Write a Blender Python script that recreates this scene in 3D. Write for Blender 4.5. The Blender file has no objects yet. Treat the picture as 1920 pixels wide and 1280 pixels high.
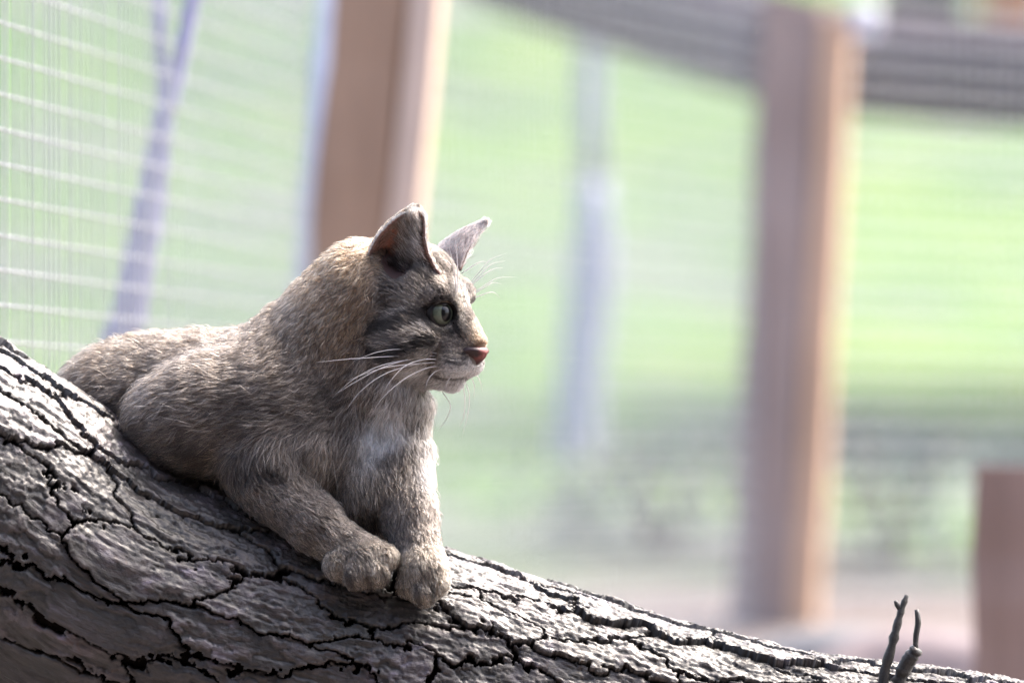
import bpy, bmesh, math, random
import numpy as np
from mathutils import Vector, Matrix, kdtree

# ------------------------------------------------------------------ camera, sky, sun, exposure
S = 0.00036            # metres per photograph pixel in the plane of focus
D = 5.76               # camera to plane of focus
HC = 1.30              # camera height
HOR = 870.0            # horizon line in the photograph
C = bpy.context.scene.collection
sc = bpy.context.scene

cam_d = bpy.data.cameras.new('camera')
cam_d.sensor_width = 36.0
cam_d.lens = 300.0
cam_d.shift_y = (HOR - 640) / 1920.0
cam_d.clip_start = 0.05
cam_d.clip_end = 2000.0
cam_d.dof.use_dof = True
cam_d.dof.focus_distance = D - 0.04
cam_d.dof.aperture_fstop = 5.0
cam_o = bpy.data.objects.new('camera', cam_d)
cam_o.location = (0, -D, HC)
cam_o.rotation_euler = (math.radians(90), 0, 0)
C.objects.link(cam_o)
sc.camera = cam_o

SUN_EL, SUN_AZ = math.radians(56), math.radians(54)      # azimuth measured from +Y towards +X
world = bpy.data.worlds.new('World')
sc.world = world
world.use_nodes = True
wn = world.node_tree
for n in list(wn.nodes):
    wn.nodes.remove(n)
sky = wn.nodes.new('ShaderNodeTexSky')
sky.sky_type = 'NISHITA'
sky.sun_disc = False
sky.sun_elevation = SUN_EL
sky.sun_rotation = SUN_AZ
sky.air_density = 0.8
sky.dust_density = 6.0
sky.ozone_density = 0.4
bg = wn.nodes.new('ShaderNodeBackground')
bg.inputs['Strength'].default_value = 0.15
wo = wn.nodes.new('ShaderNodeOutputWorld')
wn.links.new(sky.outputs[0], bg.inputs[0])
wn.links.new(bg.outputs[0], wo.inputs[0])

sun_d = bpy.data.lights.new('sun', 'SUN')
sun_d.energy = 1.25
sun_d.angle = math.radians(38.0)
sun_d.color = (1.0, 0.95, 0.88)
sun_o = bpy.data.objects.new('sun', sun_d)
sdir = Vector((math.cos(SUN_EL) * math.sin(SUN_AZ), math.cos(SUN_EL) * math.cos(SUN_AZ), math.sin(SUN_EL)))
sun_o.rotation_euler = sdir.to_track_quat('Z', 'Y').to_euler()
sun_o.location = (2, 3, 8)
C.objects.link(sun_o)

vs = sc.view_settings
vs.view_transform = 'Standard'
vs.look = 'None'
vs.exposure = 1.9
vs.gamma = 1.0
vs.use_curve_mapping = False
sc.render.engine = 'CYCLES'
sc.cycles.use_denoising = True
sc.cycles.max_bounces = 10
sc.cycles.diffuse_bounces = 4
sc.cycles.glossy_bounces = 4
sc.cycles.transmission_bounces = 8
sc.cycles.transparent_max_bounces = 8
sc.cycles.sample_clamp_indirect = 6.0
sc.cycles_curves.shape = 'RIBBONS'
sc.cycles_curves.subdivisions = 2

rng = np.random.default_rng(11)
random.seed(5)

# ------------------------------------------------------------------ helpers
def W(px, py, d):
    """photograph units (x right, y down, depth away) -> world, near the plane of focus"""
    return Vector(((px - 960) * S, d * S, HC + (HOR - py) * S))

def Wn(a):
    a = np.asarray(a, dtype=np.float64)
    return np.stack([(a[..., 0] - 960) * S, a[..., 2] * S, HC + (HOR - a[..., 1]) * S], -1)

def B(px, py, z):
    """a place z metres from the camera that lies along a line of sight"""
    k = S * z / D
    return Vector(((px - 960) * k, z - D, HC + (HOR - py) * k))

def link(o, parent=None):
    C.objects.link(o)
    if parent is not None:
        o.parent = parent
    return o

def tag(o, label=None, cat=None, group=None, kind=None):
    if label: o['label'] = label
    if cat: o['category'] = cat
    if group: o['group'] = group
    if kind: o['kind'] = kind
    return o

def empty(name, loc=(0, 0, 0)):
    o = bpy.data.objects.new(name, None)
    o.location = loc
    o.empty_display_size = 0.05
    return link(o)

def mesh_np(name, verts, faces, mat, parent=None, smooth=True):
    """verts (n,3) world, faces (m,3|4) ints"""
    me = bpy.data.meshes.new(name)
    verts = np.asarray(verts, dtype=np.float32)
    if isinstance(faces, np.ndarray):
        k = faces.shape[1]
        me.vertices.add(len(verts))
        me.vertices.foreach_set('co', verts.ravel())
        me.loops.add(faces.size)
        me.loops.foreach_set('vertex_index', faces.astype(np.int32).ravel())
        me.polygons.add(len(faces))
        me.polygons.foreach_set('loop_start', np.arange(0, faces.size, k, dtype=np.int32))
        me.update(calc_edges=True)
        me.validate()
    else:
        me.from_pydata([tuple(v) for v in verts], [], faces)
        me.update()
    if smooth:
        me.polygons.foreach_set('use_smooth', np.ones(len(me.polygons), dtype=bool))
    if mat is not None:
        me.materials.append(mat)
    o = bpy.data.objects.new(name, me)
    off, q = Vector(), parent
    while q is not None:
        off += q.location
        q = q.parent
    if off.length > 0:
        me.transform(Matrix.Translation(-off))
    return link(o, parent)

def tube_geo(pts, radii, seg=8, cap=True):
    pts = [Vector(p) for p in pts]
    V, F = [], []
    n = len(pts)
    up = Vector((0.13, 0.71, 0.69)).normalized()
    for i, p in enumerate(pts):
        t = (pts[min(i + 1, n - 1)] - pts[max(i - 1, 0)]).normalized()
        a = t.cross(up)
        if a.length < 1e-4:
            a = t.cross(Vector((1, 0, 0)))
        a.normalize()
        b = t.cross(a).normalized()
        for k in range(seg):
            th = 2 * math.pi * k / seg
            V.append(p + (a * math.cos(th) + b * math.sin(th)) * radii[i])
    for i in range(n - 1):
        for k in range(seg):
            k2 = (k + 1) % seg
            F.append((i * seg + k, i * seg + k2, (i + 1) * seg + k2, (i + 1) * seg + k))
    if cap:
        F.append(tuple(range(seg - 1, -1, -1)))
        F.append(tuple((n - 1) * seg + k for k in range(seg)))
    return V, F

def spline(pts, n):
    """Catmull-Rom through points"""
    P = np.asarray(pts, dtype=np.float64)
    P = np.vstack([2 * P[0] - P[1], P, 2 * P[-1] - P[-2]])
    m = len(P) - 3
    out = []
    for u in np.linspace(0, m - 1e-6, n):
        i = int(u); t = u - i
        p0, p1, p2, p3 = P[i], P[i + 1], P[i + 2], P[i + 3]
        out.append(0.5 * (2 * p1 + (p2 - p0) * t + (2 * p0 - 5 * p1 + 4 * p2 - p3) * t * t + (3 * p1 - p0 - 3 * p2 + p3) * t ** 3))
    return np.array(out)

def hash2(ix, iy, seed):
    h = (ix.astype(np.int64) * 374761393 + iy.astype(np.int64) * 668265263 + seed * 1442695041) & 0xFFFFFFFF
    h = ((h ^ (h >> 13)) * 1274126177) & 0xFFFFFFFF
    h = (h ^ (h >> 16)) & 0xFFFFFFFF
    return h / 4294967295.0

def vnoise(x, y, seed=0):
    ix, iy = np.floor(x), np.floor(y)
    fx, fy = x - ix, y - iy
    fx = fx * fx * (3 - 2 * fx); fy = fy * fy * (3 - 2 * fy)
    a = hash2(ix, iy, seed); b = hash2(ix + 1, iy, seed)
    c = hash2(ix, iy + 1, seed); d = hash2(ix + 1, iy + 1, seed)
    return (a * (1 - fx) + b * fx) * (1 - fy) + (c * (1 - fx) + d * fx) * fy - 0.5

def fbm(x, y, seed=0, oct=4, gain=0.5):
    r = np.zeros_like(x, dtype=np.float64); a = 1.0
    for o in range(oct):
        r += a * vnoise(x * 2 ** o, y * 2 ** o, seed + o * 17)
        a *= gain
    return r

def sstep(a, b, x):
    t = np.clip((x - a) / (b - a), 0, 1)
    return t * t * (3 - 2 * t)

# ------------------------------------------------------------------ materials
def new_mat(name):
    m = bpy.data.materials.new(name)
    m.use_nodes = True
    nt = m.node_tree
    return m, nt, nt.nodes['Principled BSDF']

def N(nt, t, **kw):
    n = nt.nodes.new(t)
    for k, v in kw.items():
        if k in n.inputs:
            n.inputs[k].default_value = v
        else:
            setattr(n, k, v)
    return n

def ramp(nt, stops, fac=None):
    r = nt.nodes.new('ShaderNodeValToRGB')
    e = r.color_ramp.elements
    while len(e) < len(stops):
        e.new(0.5)
    for i, (p, c) in enumerate(stops):
        e[i].position = p
        e[i].color = (*c, 1)
    if fac is not None:
        nt.links.new(fac, r.inputs[0])
    return r

def mix(nt, a, b, fac, blend='MIX'):
    m = nt.nodes.new('ShaderNodeMix')
    m.data_type = 'RGBA'
    m.blend_type = blend
    for sock, v in ((m.inputs[0], fac), (m.inputs[6], a), (m.inputs[7], b)):
        if isinstance(v, (int, float)):
            sock.default_value = v
        elif isinstance(v, tuple):
            sock.default_value = (*v, 1)
        else:
            nt.links.new(v, sock)
    return m.outputs[2]

def noise_node(nt, scale, detail=4, rough=0.55, coord=None, dist=0.0):
    n = nt.nodes.new('ShaderNodeTexNoise')
    n.inputs['Scale'].default_value = scale
    n.inputs['Detail'].default_value = detail
    n.inputs['Roughness'].default_value = rough
    n.inputs['Distortion'].default_value = dist
    if coord is not None:
        nt.links.new(coord, n.inputs['Vector'])
    return n

def geo_pos(nt):
    return nt.nodes.new('ShaderNodeNewGeometry').outputs['Position']

def mapped(nt, coord, scale):
    mp = nt.nodes.new('ShaderNodeMapping')
    mp.inputs['Scale'].default_value = scale
    nt.links.new(coord, mp.inputs['Vector'])
    return mp.outputs[0]

def bump(nt, bsdf, height, strength, dist):
    b = nt.nodes.new('ShaderNodeBump')
    b.inputs['Strength'].default_value = strength
    b.inputs['Distance'].default_value = dist
    nt.links.new(height, b.inputs['Height'])
    nt.links.new(b.outputs[0], bsdf.inputs['Normal'])

def mat_bark(name, dark=1.0, grain=False):
    """weathered bark: silvery outer skin flaking off browner layers; grain uses the (along, across, layer) attribute"""
    m, nt, p = new_mat(name)
    oi = nt.nodes.new('ShaderNodeObjectInfo')
    pos = geo_pos(nt)
    if grain:
        at = nt.nodes.new('ShaderNodeAttribute'); at.attribute_name = 'grain'
        co = mapped(nt, at.outputs['Vector'], (1, 1, 0))
        fib = mapped(nt, at.outputs['Vector'], (0.22, 1.0, 0))
    else:
        co, fib = pos, pos
    n1 = noise_node(nt, 30, 6, 0.65, co, 0.8)
    n2 = noise_node(nt, 230, 6, 0.72, fib, 0.4)
    n3 = noise_node(nt, 75, 4, 0.6, co, 1.2)
    n4 = noise_node(nt, 14, 3, 0.5, pos)
    n5 = noise_node(nt, 480, 4, 0.65, co, 0.2)
    c1 = ramp(nt, [(0.30, (0.022 * dark, 0.018 * dark, 0.015 * dark)), (0.47, (0.070 * dark, 0.056 * dark, 0.047 * dark)), (0.58, (0.125 * dark, 0.108 * dark, 0.102 * dark)), (0.72, (0.29 * dark, 0.265 * dark, 0.31 * dark))], n1.outputs[0])
    c = c1.outputs[0]
    if grain:
        sep = nt.nodes.new('ShaderNodeSeparateXYZ'); nt.links.new(at.outputs['Vector'], sep.inputs[0])
        lay = ramp(nt, [(0.2, (0.42, 0.37, 0.33)), (0.5, (1, 1, 1)), (0.8, (1.9, 1.85, 2.05))], sep.outputs[2])
        c = mix(nt, c, lay.outputs[0], 0.9, 'MULTIPLY')
    c2 = ramp(nt, [(0.30, (0.35, 0.32, 0.30)), (0.52, (1, 1, 1)), (0.75, (1.5, 1.48, 1.55))], n2.outputs[0])
    c = mix(nt, c, c2.outputs[0], 0.9, 'MULTIPLY')
    f3 = ramp(nt, [(0.63, (0, 0, 0)), (0.72, (0.8, 0.8, 0.8))], n3.outputs[0])
    c = mix(nt, c, (0.17 * dark, 0.075 * dark, 0.035 * dark), f3.outputs[0])
    f4 = ramp(nt, [(0.52, (0, 0, 0)), (0.75, (0.6, 0.6, 0.6))], n4.outputs[0])
    c = mix(nt, c, (0.075 * dark, 0.072 * dark, 0.035 * dark), f4.outputs[0])
    f5 = ramp(nt, [(0.66, (0, 0, 0)), (0.72, (0.7, 0.7, 0.7))], n5.outputs[0])
    c = mix(nt, c, (0.34 * dark, 0.33 * dark, 0.34 * dark), f5.outputs[0])
    hv = ramp(nt, [(0, (0.24, 0.222, 0.21)), (1, (0.60, 0.575, 0.595))], oi.outputs['Random'])
    c = mix(nt, c, hv.outputs[0], 1.0, 'MULTIPLY')
    nt.links.new(c, p.inputs['Base Color'])
    p.inputs['Roughness'].default_value = 0.55
    p.inputs['Specular IOR Level'].default_value = 0.8
    p.inputs['Coat Weight'].default_value = 0.8
    p.inputs['Coat Roughness'].default_value = 0.33
    ad = nt.nodes.new('ShaderNodeMath'); ad.operation = 'MULTIPLY_ADD'; ad.inputs[1].default_value = 0.55
    nt.links.new(n5.outputs[0], ad.inputs[0]); nt.links.new(n2.outputs[0], ad.inputs[2])
    bump(nt, p, ad.outputs[0], 1.0, 0.0032)
    cb = [nd for nd in nt.nodes if nd.type == 'BUMP'][0]
    nt.links.new(cb.outputs[0], p.inputs['Normal'])
    return m

def mat_wood(name, base, alt, scale=(30, 30, 2.5), rough=0.7, grain=0.5):
    m, nt, p = new_mat(name)
    tc = nt.nodes.new('ShaderNodeTexCoord')
    co = mapped(nt, tc.outputs['Object'], scale)
    n1 = noise_node(nt, 1.0, 6, 0.6, co, 0.4)
    n2 = noise_node(nt, 4.0, 3, 0.5, tc.outputs['Object'])
    f = ramp(nt, [(0.3, alt), (0.7, base)], n1.outputs[0])
    f2 = ramp(nt, [(0.3, (0.75, 0.73, 0.72)), (0.7, (1.1, 1.1, 1.1))], n2.outputs[0])
    c = mix(nt, f.outputs[0], f2.outputs[0], 1.0, 'MULTIPLY')
    nt.links.new(c, p.inputs['Base Color'])
    p.inputs['Roughness'].default_value = rough
    bump(nt, p, n1.outputs[0], grain, 0.002)
    return m

def mat_simple(name, col, rough=0.5, metal=0.0, var=0.2, scale=30, spec=0.5):
    m, nt, p = new_mat(name)
    n = noise_node(nt, scale, 4, 0.6, geo_pos(nt))
    f = ramp(nt, [(0.3, tuple(c * (1 - var) for c in col)), (0.7, tuple(min(1, c * (1 + var)) for c in col))], n.outputs[0])
    nt.links.new(f.outputs[0], p.inputs['Base Color'])
    p.inputs['Roughness'].default_value = rough
    p.inputs['Metallic'].default_value = metal
    p.inputs['Specular IOR Level'].default_value = spec
    return m

# ------------------------------------------------------------------ ground and hillside
def ground_z(x, y):
    """height of the land; y is world depth (plane of focus = 0)"""
    base = np.interp(y, [-7, -4, 0, 2, 3.9, 6, 14, 30, 60, 130, 300, 700],
                        [-0.95, -0.85, -0.52, -0.28, -0.16, -0.02, 0.75, 4.4, 14, 34, 60, 70])
    n = 0.05 * fbm(x * 0.9, y * 0.9, 3, 4) * np.clip((y + 8) / 8, 0.5, 6)
    return HC + base + n

def build_ground():
    ys = np.concatenate([np.linspace(-8, 12, 90), np.geomspace(12.4, 700, 70)])
    xs0 = np.linspace(-1, 1, 121)
    xs0 = np.sign(xs0) * np.abs(xs0) ** 1.7
    Y, X = np.meshgrid(ys, xs0, indexing='ij')
    X = X * (12 + (Y + 8) * 1.6)
    Z = ground_z(X, Y)
    V = np.stack([X, Y, Z], -1).reshape(-1, 3)
    ny, nx = Y.shape
    idx = np.arange(ny * nx).reshape(ny, nx)
    F = np.stack([idx[:-1, :-1], idx[:-1, 1:], idx[1:, 1:], idx[1:, :-1]], -1).reshape(-1, 4)
    m, nt, p = new_mat('meadow')
    co = geo_pos(nt)
    big = noise_node(nt, 1.7, 3, 0.55, co, 0.3)
    mid = noise_node(nt, 3.0, 4, 0.6, co)
    fine = noise_node(nt, 40, 4, 0.7, co)
    g = ramp(nt, [(0.38, (0.155, 0.18, 0.165)), (0.46, (0.115, 0.175, 0.10)), (0.53, (0.10, 0.20, 0.058)), (0.61, (0.15, 0.235, 0.07))], big.outputs[0])
    g2 = ramp(nt, [(0.3, (0.72, 0.78, 0.75)), (0.7, (1.15, 1.12, 1.0))], mid.outputs[0])
    c = mix(nt, g.outputs[0], g2.outputs[0], 1.0, 'MULTIPLY')
    so = ramp(nt, [(0.3, (0.13, 0.105, 0.10)), (0.7, (0.22, 0.19, 0.18))], fine.outputs[0])
    # bare trodden soil inside the enclosure, grass outside
    sep = nt.nodes.new('ShaderNodeSeparateXYZ'); nt.links.new(co, sep.inputs[0])
    ad = nt.nodes.new('ShaderNodeMath'); ad.operation = 'MULTIPLY_ADD'
    nt.links.new(mid.outputs[0], ad.inputs[0]); ad.inputs[1].default_value = 1.6; nt.links.new(sep.outputs[1], ad.inputs[2])
    mr = nt.nodes.new('ShaderNodeMapRange'); nt.links.new(ad.outputs[0], mr.inputs[0])
    mr.inputs[1].default_value = 5.0; mr.inputs[2].default_value = 5.6
    c = mix(nt, so.outputs[0], c, mr.outputs[0])
    nt.links.new(c, p.inputs['Base Color'])
    p.inputs['Roughness'].default_value = 0.9
    bump(nt, p, fine.outputs[0], 0.6, 0.03)
    o = mesh_np('ground', V, F, m)
    tag(o, 'trodden pale soil turning to a bright green grassy hillside', None, None, 'structure')

build_ground()

def gz(x, y):
    return float(ground_z(np.array([float(x)]), np.array([float(y)]))[0])

# ------------------------------------------------------------------ the sloping log the cat lies on
SIL = np.array([(-420, 400), (-200, 530), (0, 652), (60, 687), (110, 716), (170, 758), (230, 806), (280, 845), (330, 880),
                (420, 920), (520, 955), (620, 985), (720, 1010), (830, 1036), (920, 1062), (1000, 1090), (1100, 1124), (1250, 1170),
                (1400, 1208), (1500, 1228), (1640, 1250), (1800, 1272), (1960, 1300), (2200, 1362), (2500, 1470)], dtype=float)
LOG_D0 = 40.0
sil = spline(SIL, 420)
# smooth the line, then resample by length
for _ in range(6):
    sil[1:-1] = 0.25 * sil[:-2] + 0.5 * sil[1:-1] + 0.25 * sil[2:]
seg = np.r_[0, np.cumsum(np.linalg.norm(np.diff(sil, axis=0), axis=1))]
LOG_LEN = seg[-1]
tan_ = np.gradient(sil, axis=0)
tan_ /= np.linalg.norm(tan_, axis=1)[:, None]
nrm_ = np.stack([tan_[:, 1], -tan_[:, 0]], -1)            # up in the picture
for _ in range(40):
    nrm_[1:-1] = 0.25 * nrm_[:-2] + 0.5 * nrm_[1:-1] + 0.25 * nrm_[2:]
nrm_ /= np.linalg.norm(nrm_, axis=1)[:, None]
rad_ = np.interp(sil[:, 0], [-420, 0, 400, 900, 1500, 2500], [345, 330, 285, 265, 225, 180])

def log_frame(u):
    cx = np.interp(u, seg, sil[:, 0]); cy = np.interp(u, seg, sil[:, 1])
    nx = np.interp(u, seg, nrm_[:, 0]); ny = np.interp(u, seg, nrm_[:, 1])
    R = np.interp(u, seg, rad_)
    return cx - nx * R, cy - ny * R, nx, ny, R

def log_point(u, th, h):
    """th = angle from the ridge towards the camera"""
    ax, ay, nx, ny, R = log_frame(u)
    r = R + h
    return np.stack([ax + nx * r * np.cos(th), ay + ny * r * np.cos(th), LOG_D0 - r * np.sin(th)], -1)

def worley(x, y, seed, jit=0.85):
    """cell id and distance to the border between the two nearest cells"""
    ix, iy = np.floor(x), np.floor(y)
    d1 = np.full(x.shape, 1e9); d2 = np.full(x.shape, 1e9)
    idx = np.zeros(x.shape, dtype=np.int64)
    px = np.zeros_like(x); py = np.zeros_like(x)
    for oy in (-1, 0, 1):
        for ox in (-2, -1, 0, 1, 2):
            cx, cy = ix + ox, iy + oy
            sx = cx + 0.5 + jit * (hash2(cx, cy, seed) - 0.5) + 0.5 * np.mod(cy, 2)
            sy = cy + 0.5 + jit * (hash2(cx, cy, seed + 71) - 0.5)
            d = np.hypot(x - sx, y - sy)
            closer = d < d1
            d2 = np.where(closer, d1, np.minimum(d2, d))
            idx = np.where(closer, (cx.astype(np.int64) + 500) * 1000 + (cy.astype(np.int64) + 500), idx)
            px = np.where(closer, sx, px); py = np.where(closer, sy, py)
            d1 = np.where(closer, d, d1)
    return idx, d2 - d1, px, py

def build_log():
    root = empty('fallen_log', W(1700, 1700, 40))
    tag(root, 'thick sloping log with cracked grey bark that the cat lies on', 'log')
    core_m = mat_simple('bark_core', (0.012, 0.009, 0.008), 0.95, 0, 0.4, 90, 0.1)
    bark = mat_bark('bark', 1.0, True)
    # core: closed tube with rough surface
    nu, nth = 300, 96
    u = np.linspace(0, LOG_LEN, nu); th = np.linspace(-math.pi, math.pi, nth, endpoint=False)
    U, T = np.meshgrid(u, th, indexing='ij')
    hh = -17 + 6 * fbm(U / 40, T * 6, 9, 3)
    V = Wn(log_point(U, T, hh)).reshape(-1, 3)
    idx = np.arange(nu * nth).reshape(nu, nth)
    i2 = np.roll(idx, -1, axis=1)
    F = np.stack([idx[:-1], i2[:-1], i2[1:], idx[1:]], -1).reshape(-1, 4)
    core = mesh_np('wood_core', V, F, core_m, root)
    # sawn ends
    end_m = mat_wood('log_end', (0.42, 0.30, 0.19), (0.30, 0.2, 0.12), (40, 40, 40))
    for k in (0, nu - 1):
        ring = V.reshape(nu, nth, 3)[k]
        cen = ring.mean(0)
        vv = np.vstack([ring, cen])
        ff = [(i, (i + 1) % nth, nth) if k else ((i + 1) % nth, i, nth) for i in range(nth)]
        mesh_np('sawn_end', vv, ff, end_m, root, smooth=False)
    # bark plates on a fine grid
    du = 2.8
    us = np.arange(6, LOG_LEN - 6, du)
    Rm = 265.0
    ths = np.arange(math.radians(-75), math.radians(135), du / Rm)
    U, T = np.meshgrid(us, ths, indexing='ij')
    _, _, _, _, R = log_frame(U)
    w = T * Rm
    wx = 46 * fbm(U / 120, w / 90, 21, 5, 0.6) + 9 * fbm(U / 12, w / 12, 25, 3, 0.6)
    wy = 40 * fbm(U / 130, w / 75, 31, 5, 0.62) + 10 * fbm(U / 11, w / 11, 35, 3, 0.65)
    cell_w, cell_h = 260.0, 68.0
    ids, bd, sx, sy = worley((U + wx) / cell_w, (w + wy) / cell_h, 5)
    bd_px = bd * cell_h
    # crack width: wide and open in places, hairline in others
    gv = fbm(U / 95, w / 60, 51, 3) + 0.5
    gu, gw = np.gradient(bd_px)
    along = np.abs(gw) / (np.abs(gu) + np.abs(gw) + 1e-6)
    for _ in range(3):
        along = 0.25 * (np.roll(along, 2, 0) + np.roll(along, -2, 0) + np.roll(along, 2, 1) + np.roll(along, -2, 1))
    gap = 0.8 + 7.5 * sstep(0.45, 0.95, gv) * (0.15 + 0.85 * along ** 1.5)
    lift = 0.35 + 0.9 * hash2(ids // 1000, ids % 1000, 77)
    # lower (camera side) edge of a plate curls outward
    dv = ((w + wy) / cell_h - sy)
    H = 3 + 9 * lift + 8 * lift * np.clip(dv, -0.7, 0.7)
    edge = sstep(0, 5, bd_px - gap)
    H = H - 2.0 * (1 - edge)
    # layered flakes and grit
    fid, fb, _, _ = worley((U + 16 * fbm(U / 22, w / 14, 61, 4)) / 48, (w + 12 * fbm(U / 22, w / 14, 63, 4)) / 14, 91)
    layer = hash2(fid // 1000, fid % 1000, 13)
    H += 5.5 * (layer - 0.5)
    H += 3.2 * fbm(U / 24, w / 6, 41, 4, 0.65) + 2.0 * fbm(U / 6, w / 5, 47, 2, 0.6) + 3 * fbm(U / 70, w / 50, 43, 2)
    P = Wn(log_point(U, T, H))
    P0 = Wn(log_point(U, T, np.full_like(H, -19.0)))
    nu, nt = U.shape
    vid = np.arange(nu * nt).reshape(nu, nt)
    cidx = ids[:-1, :-1]
    same = (cidx == ids[1:, :-1]) & (cidx == ids[1:, 1:]) & (cidx == ids[:-1, 1:])
    keep = same & ((bd_px - gap)[:-1, :-1] > 0) & ((bd_px - gap)[1:, 1:] > 0)
    Q = np.stack([vid[:-1, :-1], vid[:-1, 1:], vid[1:, 1:], vid[1:, :-1]], -1)
    GR = np.stack([U * S, w * S, np.clip(layer * 0.75 + 0.25 * edge + 0.5 * fbm(U / 14, w / 10, 83, 3), 0, 1)], -1).reshape(-1, 3)
    Pf, P0f = P.reshape(-1, 3), P0.reshape(-1, 3)
    cells = np.unique(cidx[keep])
    count = 0
    pieces = []
    for cidv in cells:
        q = Q[keep & (cidx == cidv)]
        if len(q) < 25:
            continue
        _, qi = np.unique(q, return_inverse=True)
        qi = qi.reshape(-1, 4)
        lab = np.arange(qi.max() + 1)
        while True:                                           # one label per connected piece
            ql = lab[qi].min(1)
            new = lab.copy()
            for k in range(4):
                np.minimum.at(new, qi[:, k], ql)
            new = new[new]
            if (new == lab).all():
                break
            lab = new
        ql = lab[qi[:, 0]]
        for v in np.unique(ql):
            if (ql == v).sum() >= 25:
                pieces.append(q[ql == v])
    for q in pieces:
        e = np.concatenate([q[:, [0, 1]], q[:, [1, 2]], q[:, [2, 3]], q[:, [3, 0]]])
        key = np.sort(e, axis=1)
        kk = key[:, 0].astype(np.int64) * (nu * nt) + key[:, 1]
        uq, inv, cn = np.unique(kk, return_inverse=True, return_counts=True)
        be = e[cn[inv] == 1]
        uv, inv2 = np.unique(np.concatenate([q.ravel(), be.ravel()]), return_inverse=True)
        nq = q.size
        qf = inv2[:nq].reshape(-1, 4)
        bf = inv2[nq:].reshape(-1, 2)
        top = Pf[uv]; bot = P0f[uv]
        bvs, binv = np.unique(bf.ravel(), return_inverse=True)
        bi = binv.reshape(-1, 2) + len(uv)
        vv = np.vstack([top, bot[bvs]])
        sk = np.stack([bf[:, 1], bf[:, 0], bi[:, 0], bi[:, 1]], -1)
        ff = np.vstack([qf, sk])
        po = mesh_np('bark_plate', vv, ff, bark, root)
        ga = po.data.attributes.new('grain', 'FLOAT_VECTOR', 'POINT')
        gsk = GR[uv][bvs].copy(); gsk[:, 2] = 0
        ga.data.foreach_set('vector', np.vstack([GR[uv], gsk]).astype(np.float32).ravel())
        count += 1
    print('bark plates', count)
    # two dead twigs standing on the low end
    tw = mat_bark('twig_bark', 0.55)
    specs = [([(1652, 1300, -70), (1656, 1255, -74), (1668, 1212, -78), (1680, 1165, -76), (1688, 1138, -74), (1697, 1114, -72)], [11, 10, 9, 7.5, 6, 5]),
             ([(1672, 1300, -60), (1690, 1256, -66), (1704, 1230, -72), (1717, 1213, -76)], [14, 14.5, 14, 12])]
    tws = []
    for pts, rr in specs:
        cp = spline(pts, 22)
        ri = np.interp(np.linspace(0, 1, 22), np.linspace(0, 1, len(rr)), rr) * (1 + 0.10 * np.sin(np.arange(22) * 2.1) + 0.10 * rng.normal(size=22))
        Vt, Ft = tube_geo([W(*p) for p in cp], ri * S, 9)
        tws.append(mesh_np('twig', np.array(Vt), Ft, tw, root))
    cp = spline([(1713, 1218, -75), (1714, 1190, -75), (1718, 1165, -74), (1715, 1141, -72)], 12)
    Vt, Ft = tube_geo([W(*p) for p in cp], np.interp(np.arange(12), [0, 3, 8, 11], [5, 5.5, 6, 4]) * S, 8)
    mesh_np('side_shoot', np.array(Vt), Ft, tw, tws[1])
    for pts, rr in (([(1686, 1142, -74), (1679, 1133, -76), (1675, 1124, -77)], [5, 5, 3]),):
        cp = spline(pts, 6)
        Vt, Ft = tube_geo([W(*p) for p in cp], np.interp(np.arange(6), [0, 3, 5], rr) * S, 7)
        mesh_np('side_shoot', np.array(Vt), Ft, tw, tws[0])

build_log()

# ------------------------------------------------------------------ the cat: implicit surface in photograph units (x, y down, depth)
YAW = math.radians(35)
CYW, SYW = math.cos(YAW), math.sin(YAW)
HX, HY, HD = 776.0, 572.0, -50.0           # skull centre

def hd(f, l, u):
    """head frame (forward, left, up) -> photograph units"""
    return np.array([HX + f * CYW + l * SYW, HY - u, HD - f * SYW + l * CYW])

def to_head(p):
    dx, dd = p[..., 0] - HX, p[..., 2] - HD
    f = dx * CYW - dd * SYW
    l = dx * SYW + dd * CYW
    return f, l, HY - p[..., 1]

HEAD_AX = np.stack([np.array([CYW, 0, -SYW]), np.array([SYW, 0, CYW]), np.array([0, -1.0, 0])])   # rows f,l,u

PR = []      # primitives: dict(kind, ..., k, flow, len)
def ell(c, r, k=22, flow=None, ln=50, axes=None, lift=1.0):
    PR.append(dict(t='e', c=np.array(c, float), r=np.array(r, float), ax=axes, k=k, flow=flow, len=ln, lift=lift))
def rc(a, b, r1, r2, k=22, flow=None, ln=50, lift=1.0):
    PR.append(dict(t='c', a=np.array(a, float), b=np.array(b, float), r1=r1, r2=r2, k=k, flow=flow, len=ln, lift=lift))

BACK = (-0.86, 0.30, 0.42)
# trunk
rc((550, 758, 20), (300, 748, 145), 134, 114, 30, BACK, 40)
ell((228, 758, 172), (124, 106, 115), 40, (-0.8, 0.45, 0.45), 44)
ell((480, 772, -46), (190, 108, 88), 60, (-0.93, 0.22, 0.15), 46)
ell((362, 790, -36), (104, 74, 72), 50, (-0.93, 0.40, 0.12), 52)
ell((650, 830, -5), (112, 150, 100), 34, (-0.12, 1.0, -0.1), 58)
ell((545, 855, -72), (118, 66, 74), 46, (-0.35, 0.9, -0.2), 56)
ell((700, 930, -80), (72, 66, 62), 34, (0.05, 1.0, -0.2), 46)
# neck
rc((560, 722, 20), (684, 562, -28), 134, 101, 40, (-0.55, 0.80, 0.10), 32)
ell((716, 705, -45), (72, 92, 76), 34, (-0.30, 0.95, -0.1), 46)
rc((748, 748, -55), (728, 880, -45), 44, 56, 34, (-0.05, 1.0, -0.15), 50)
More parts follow.
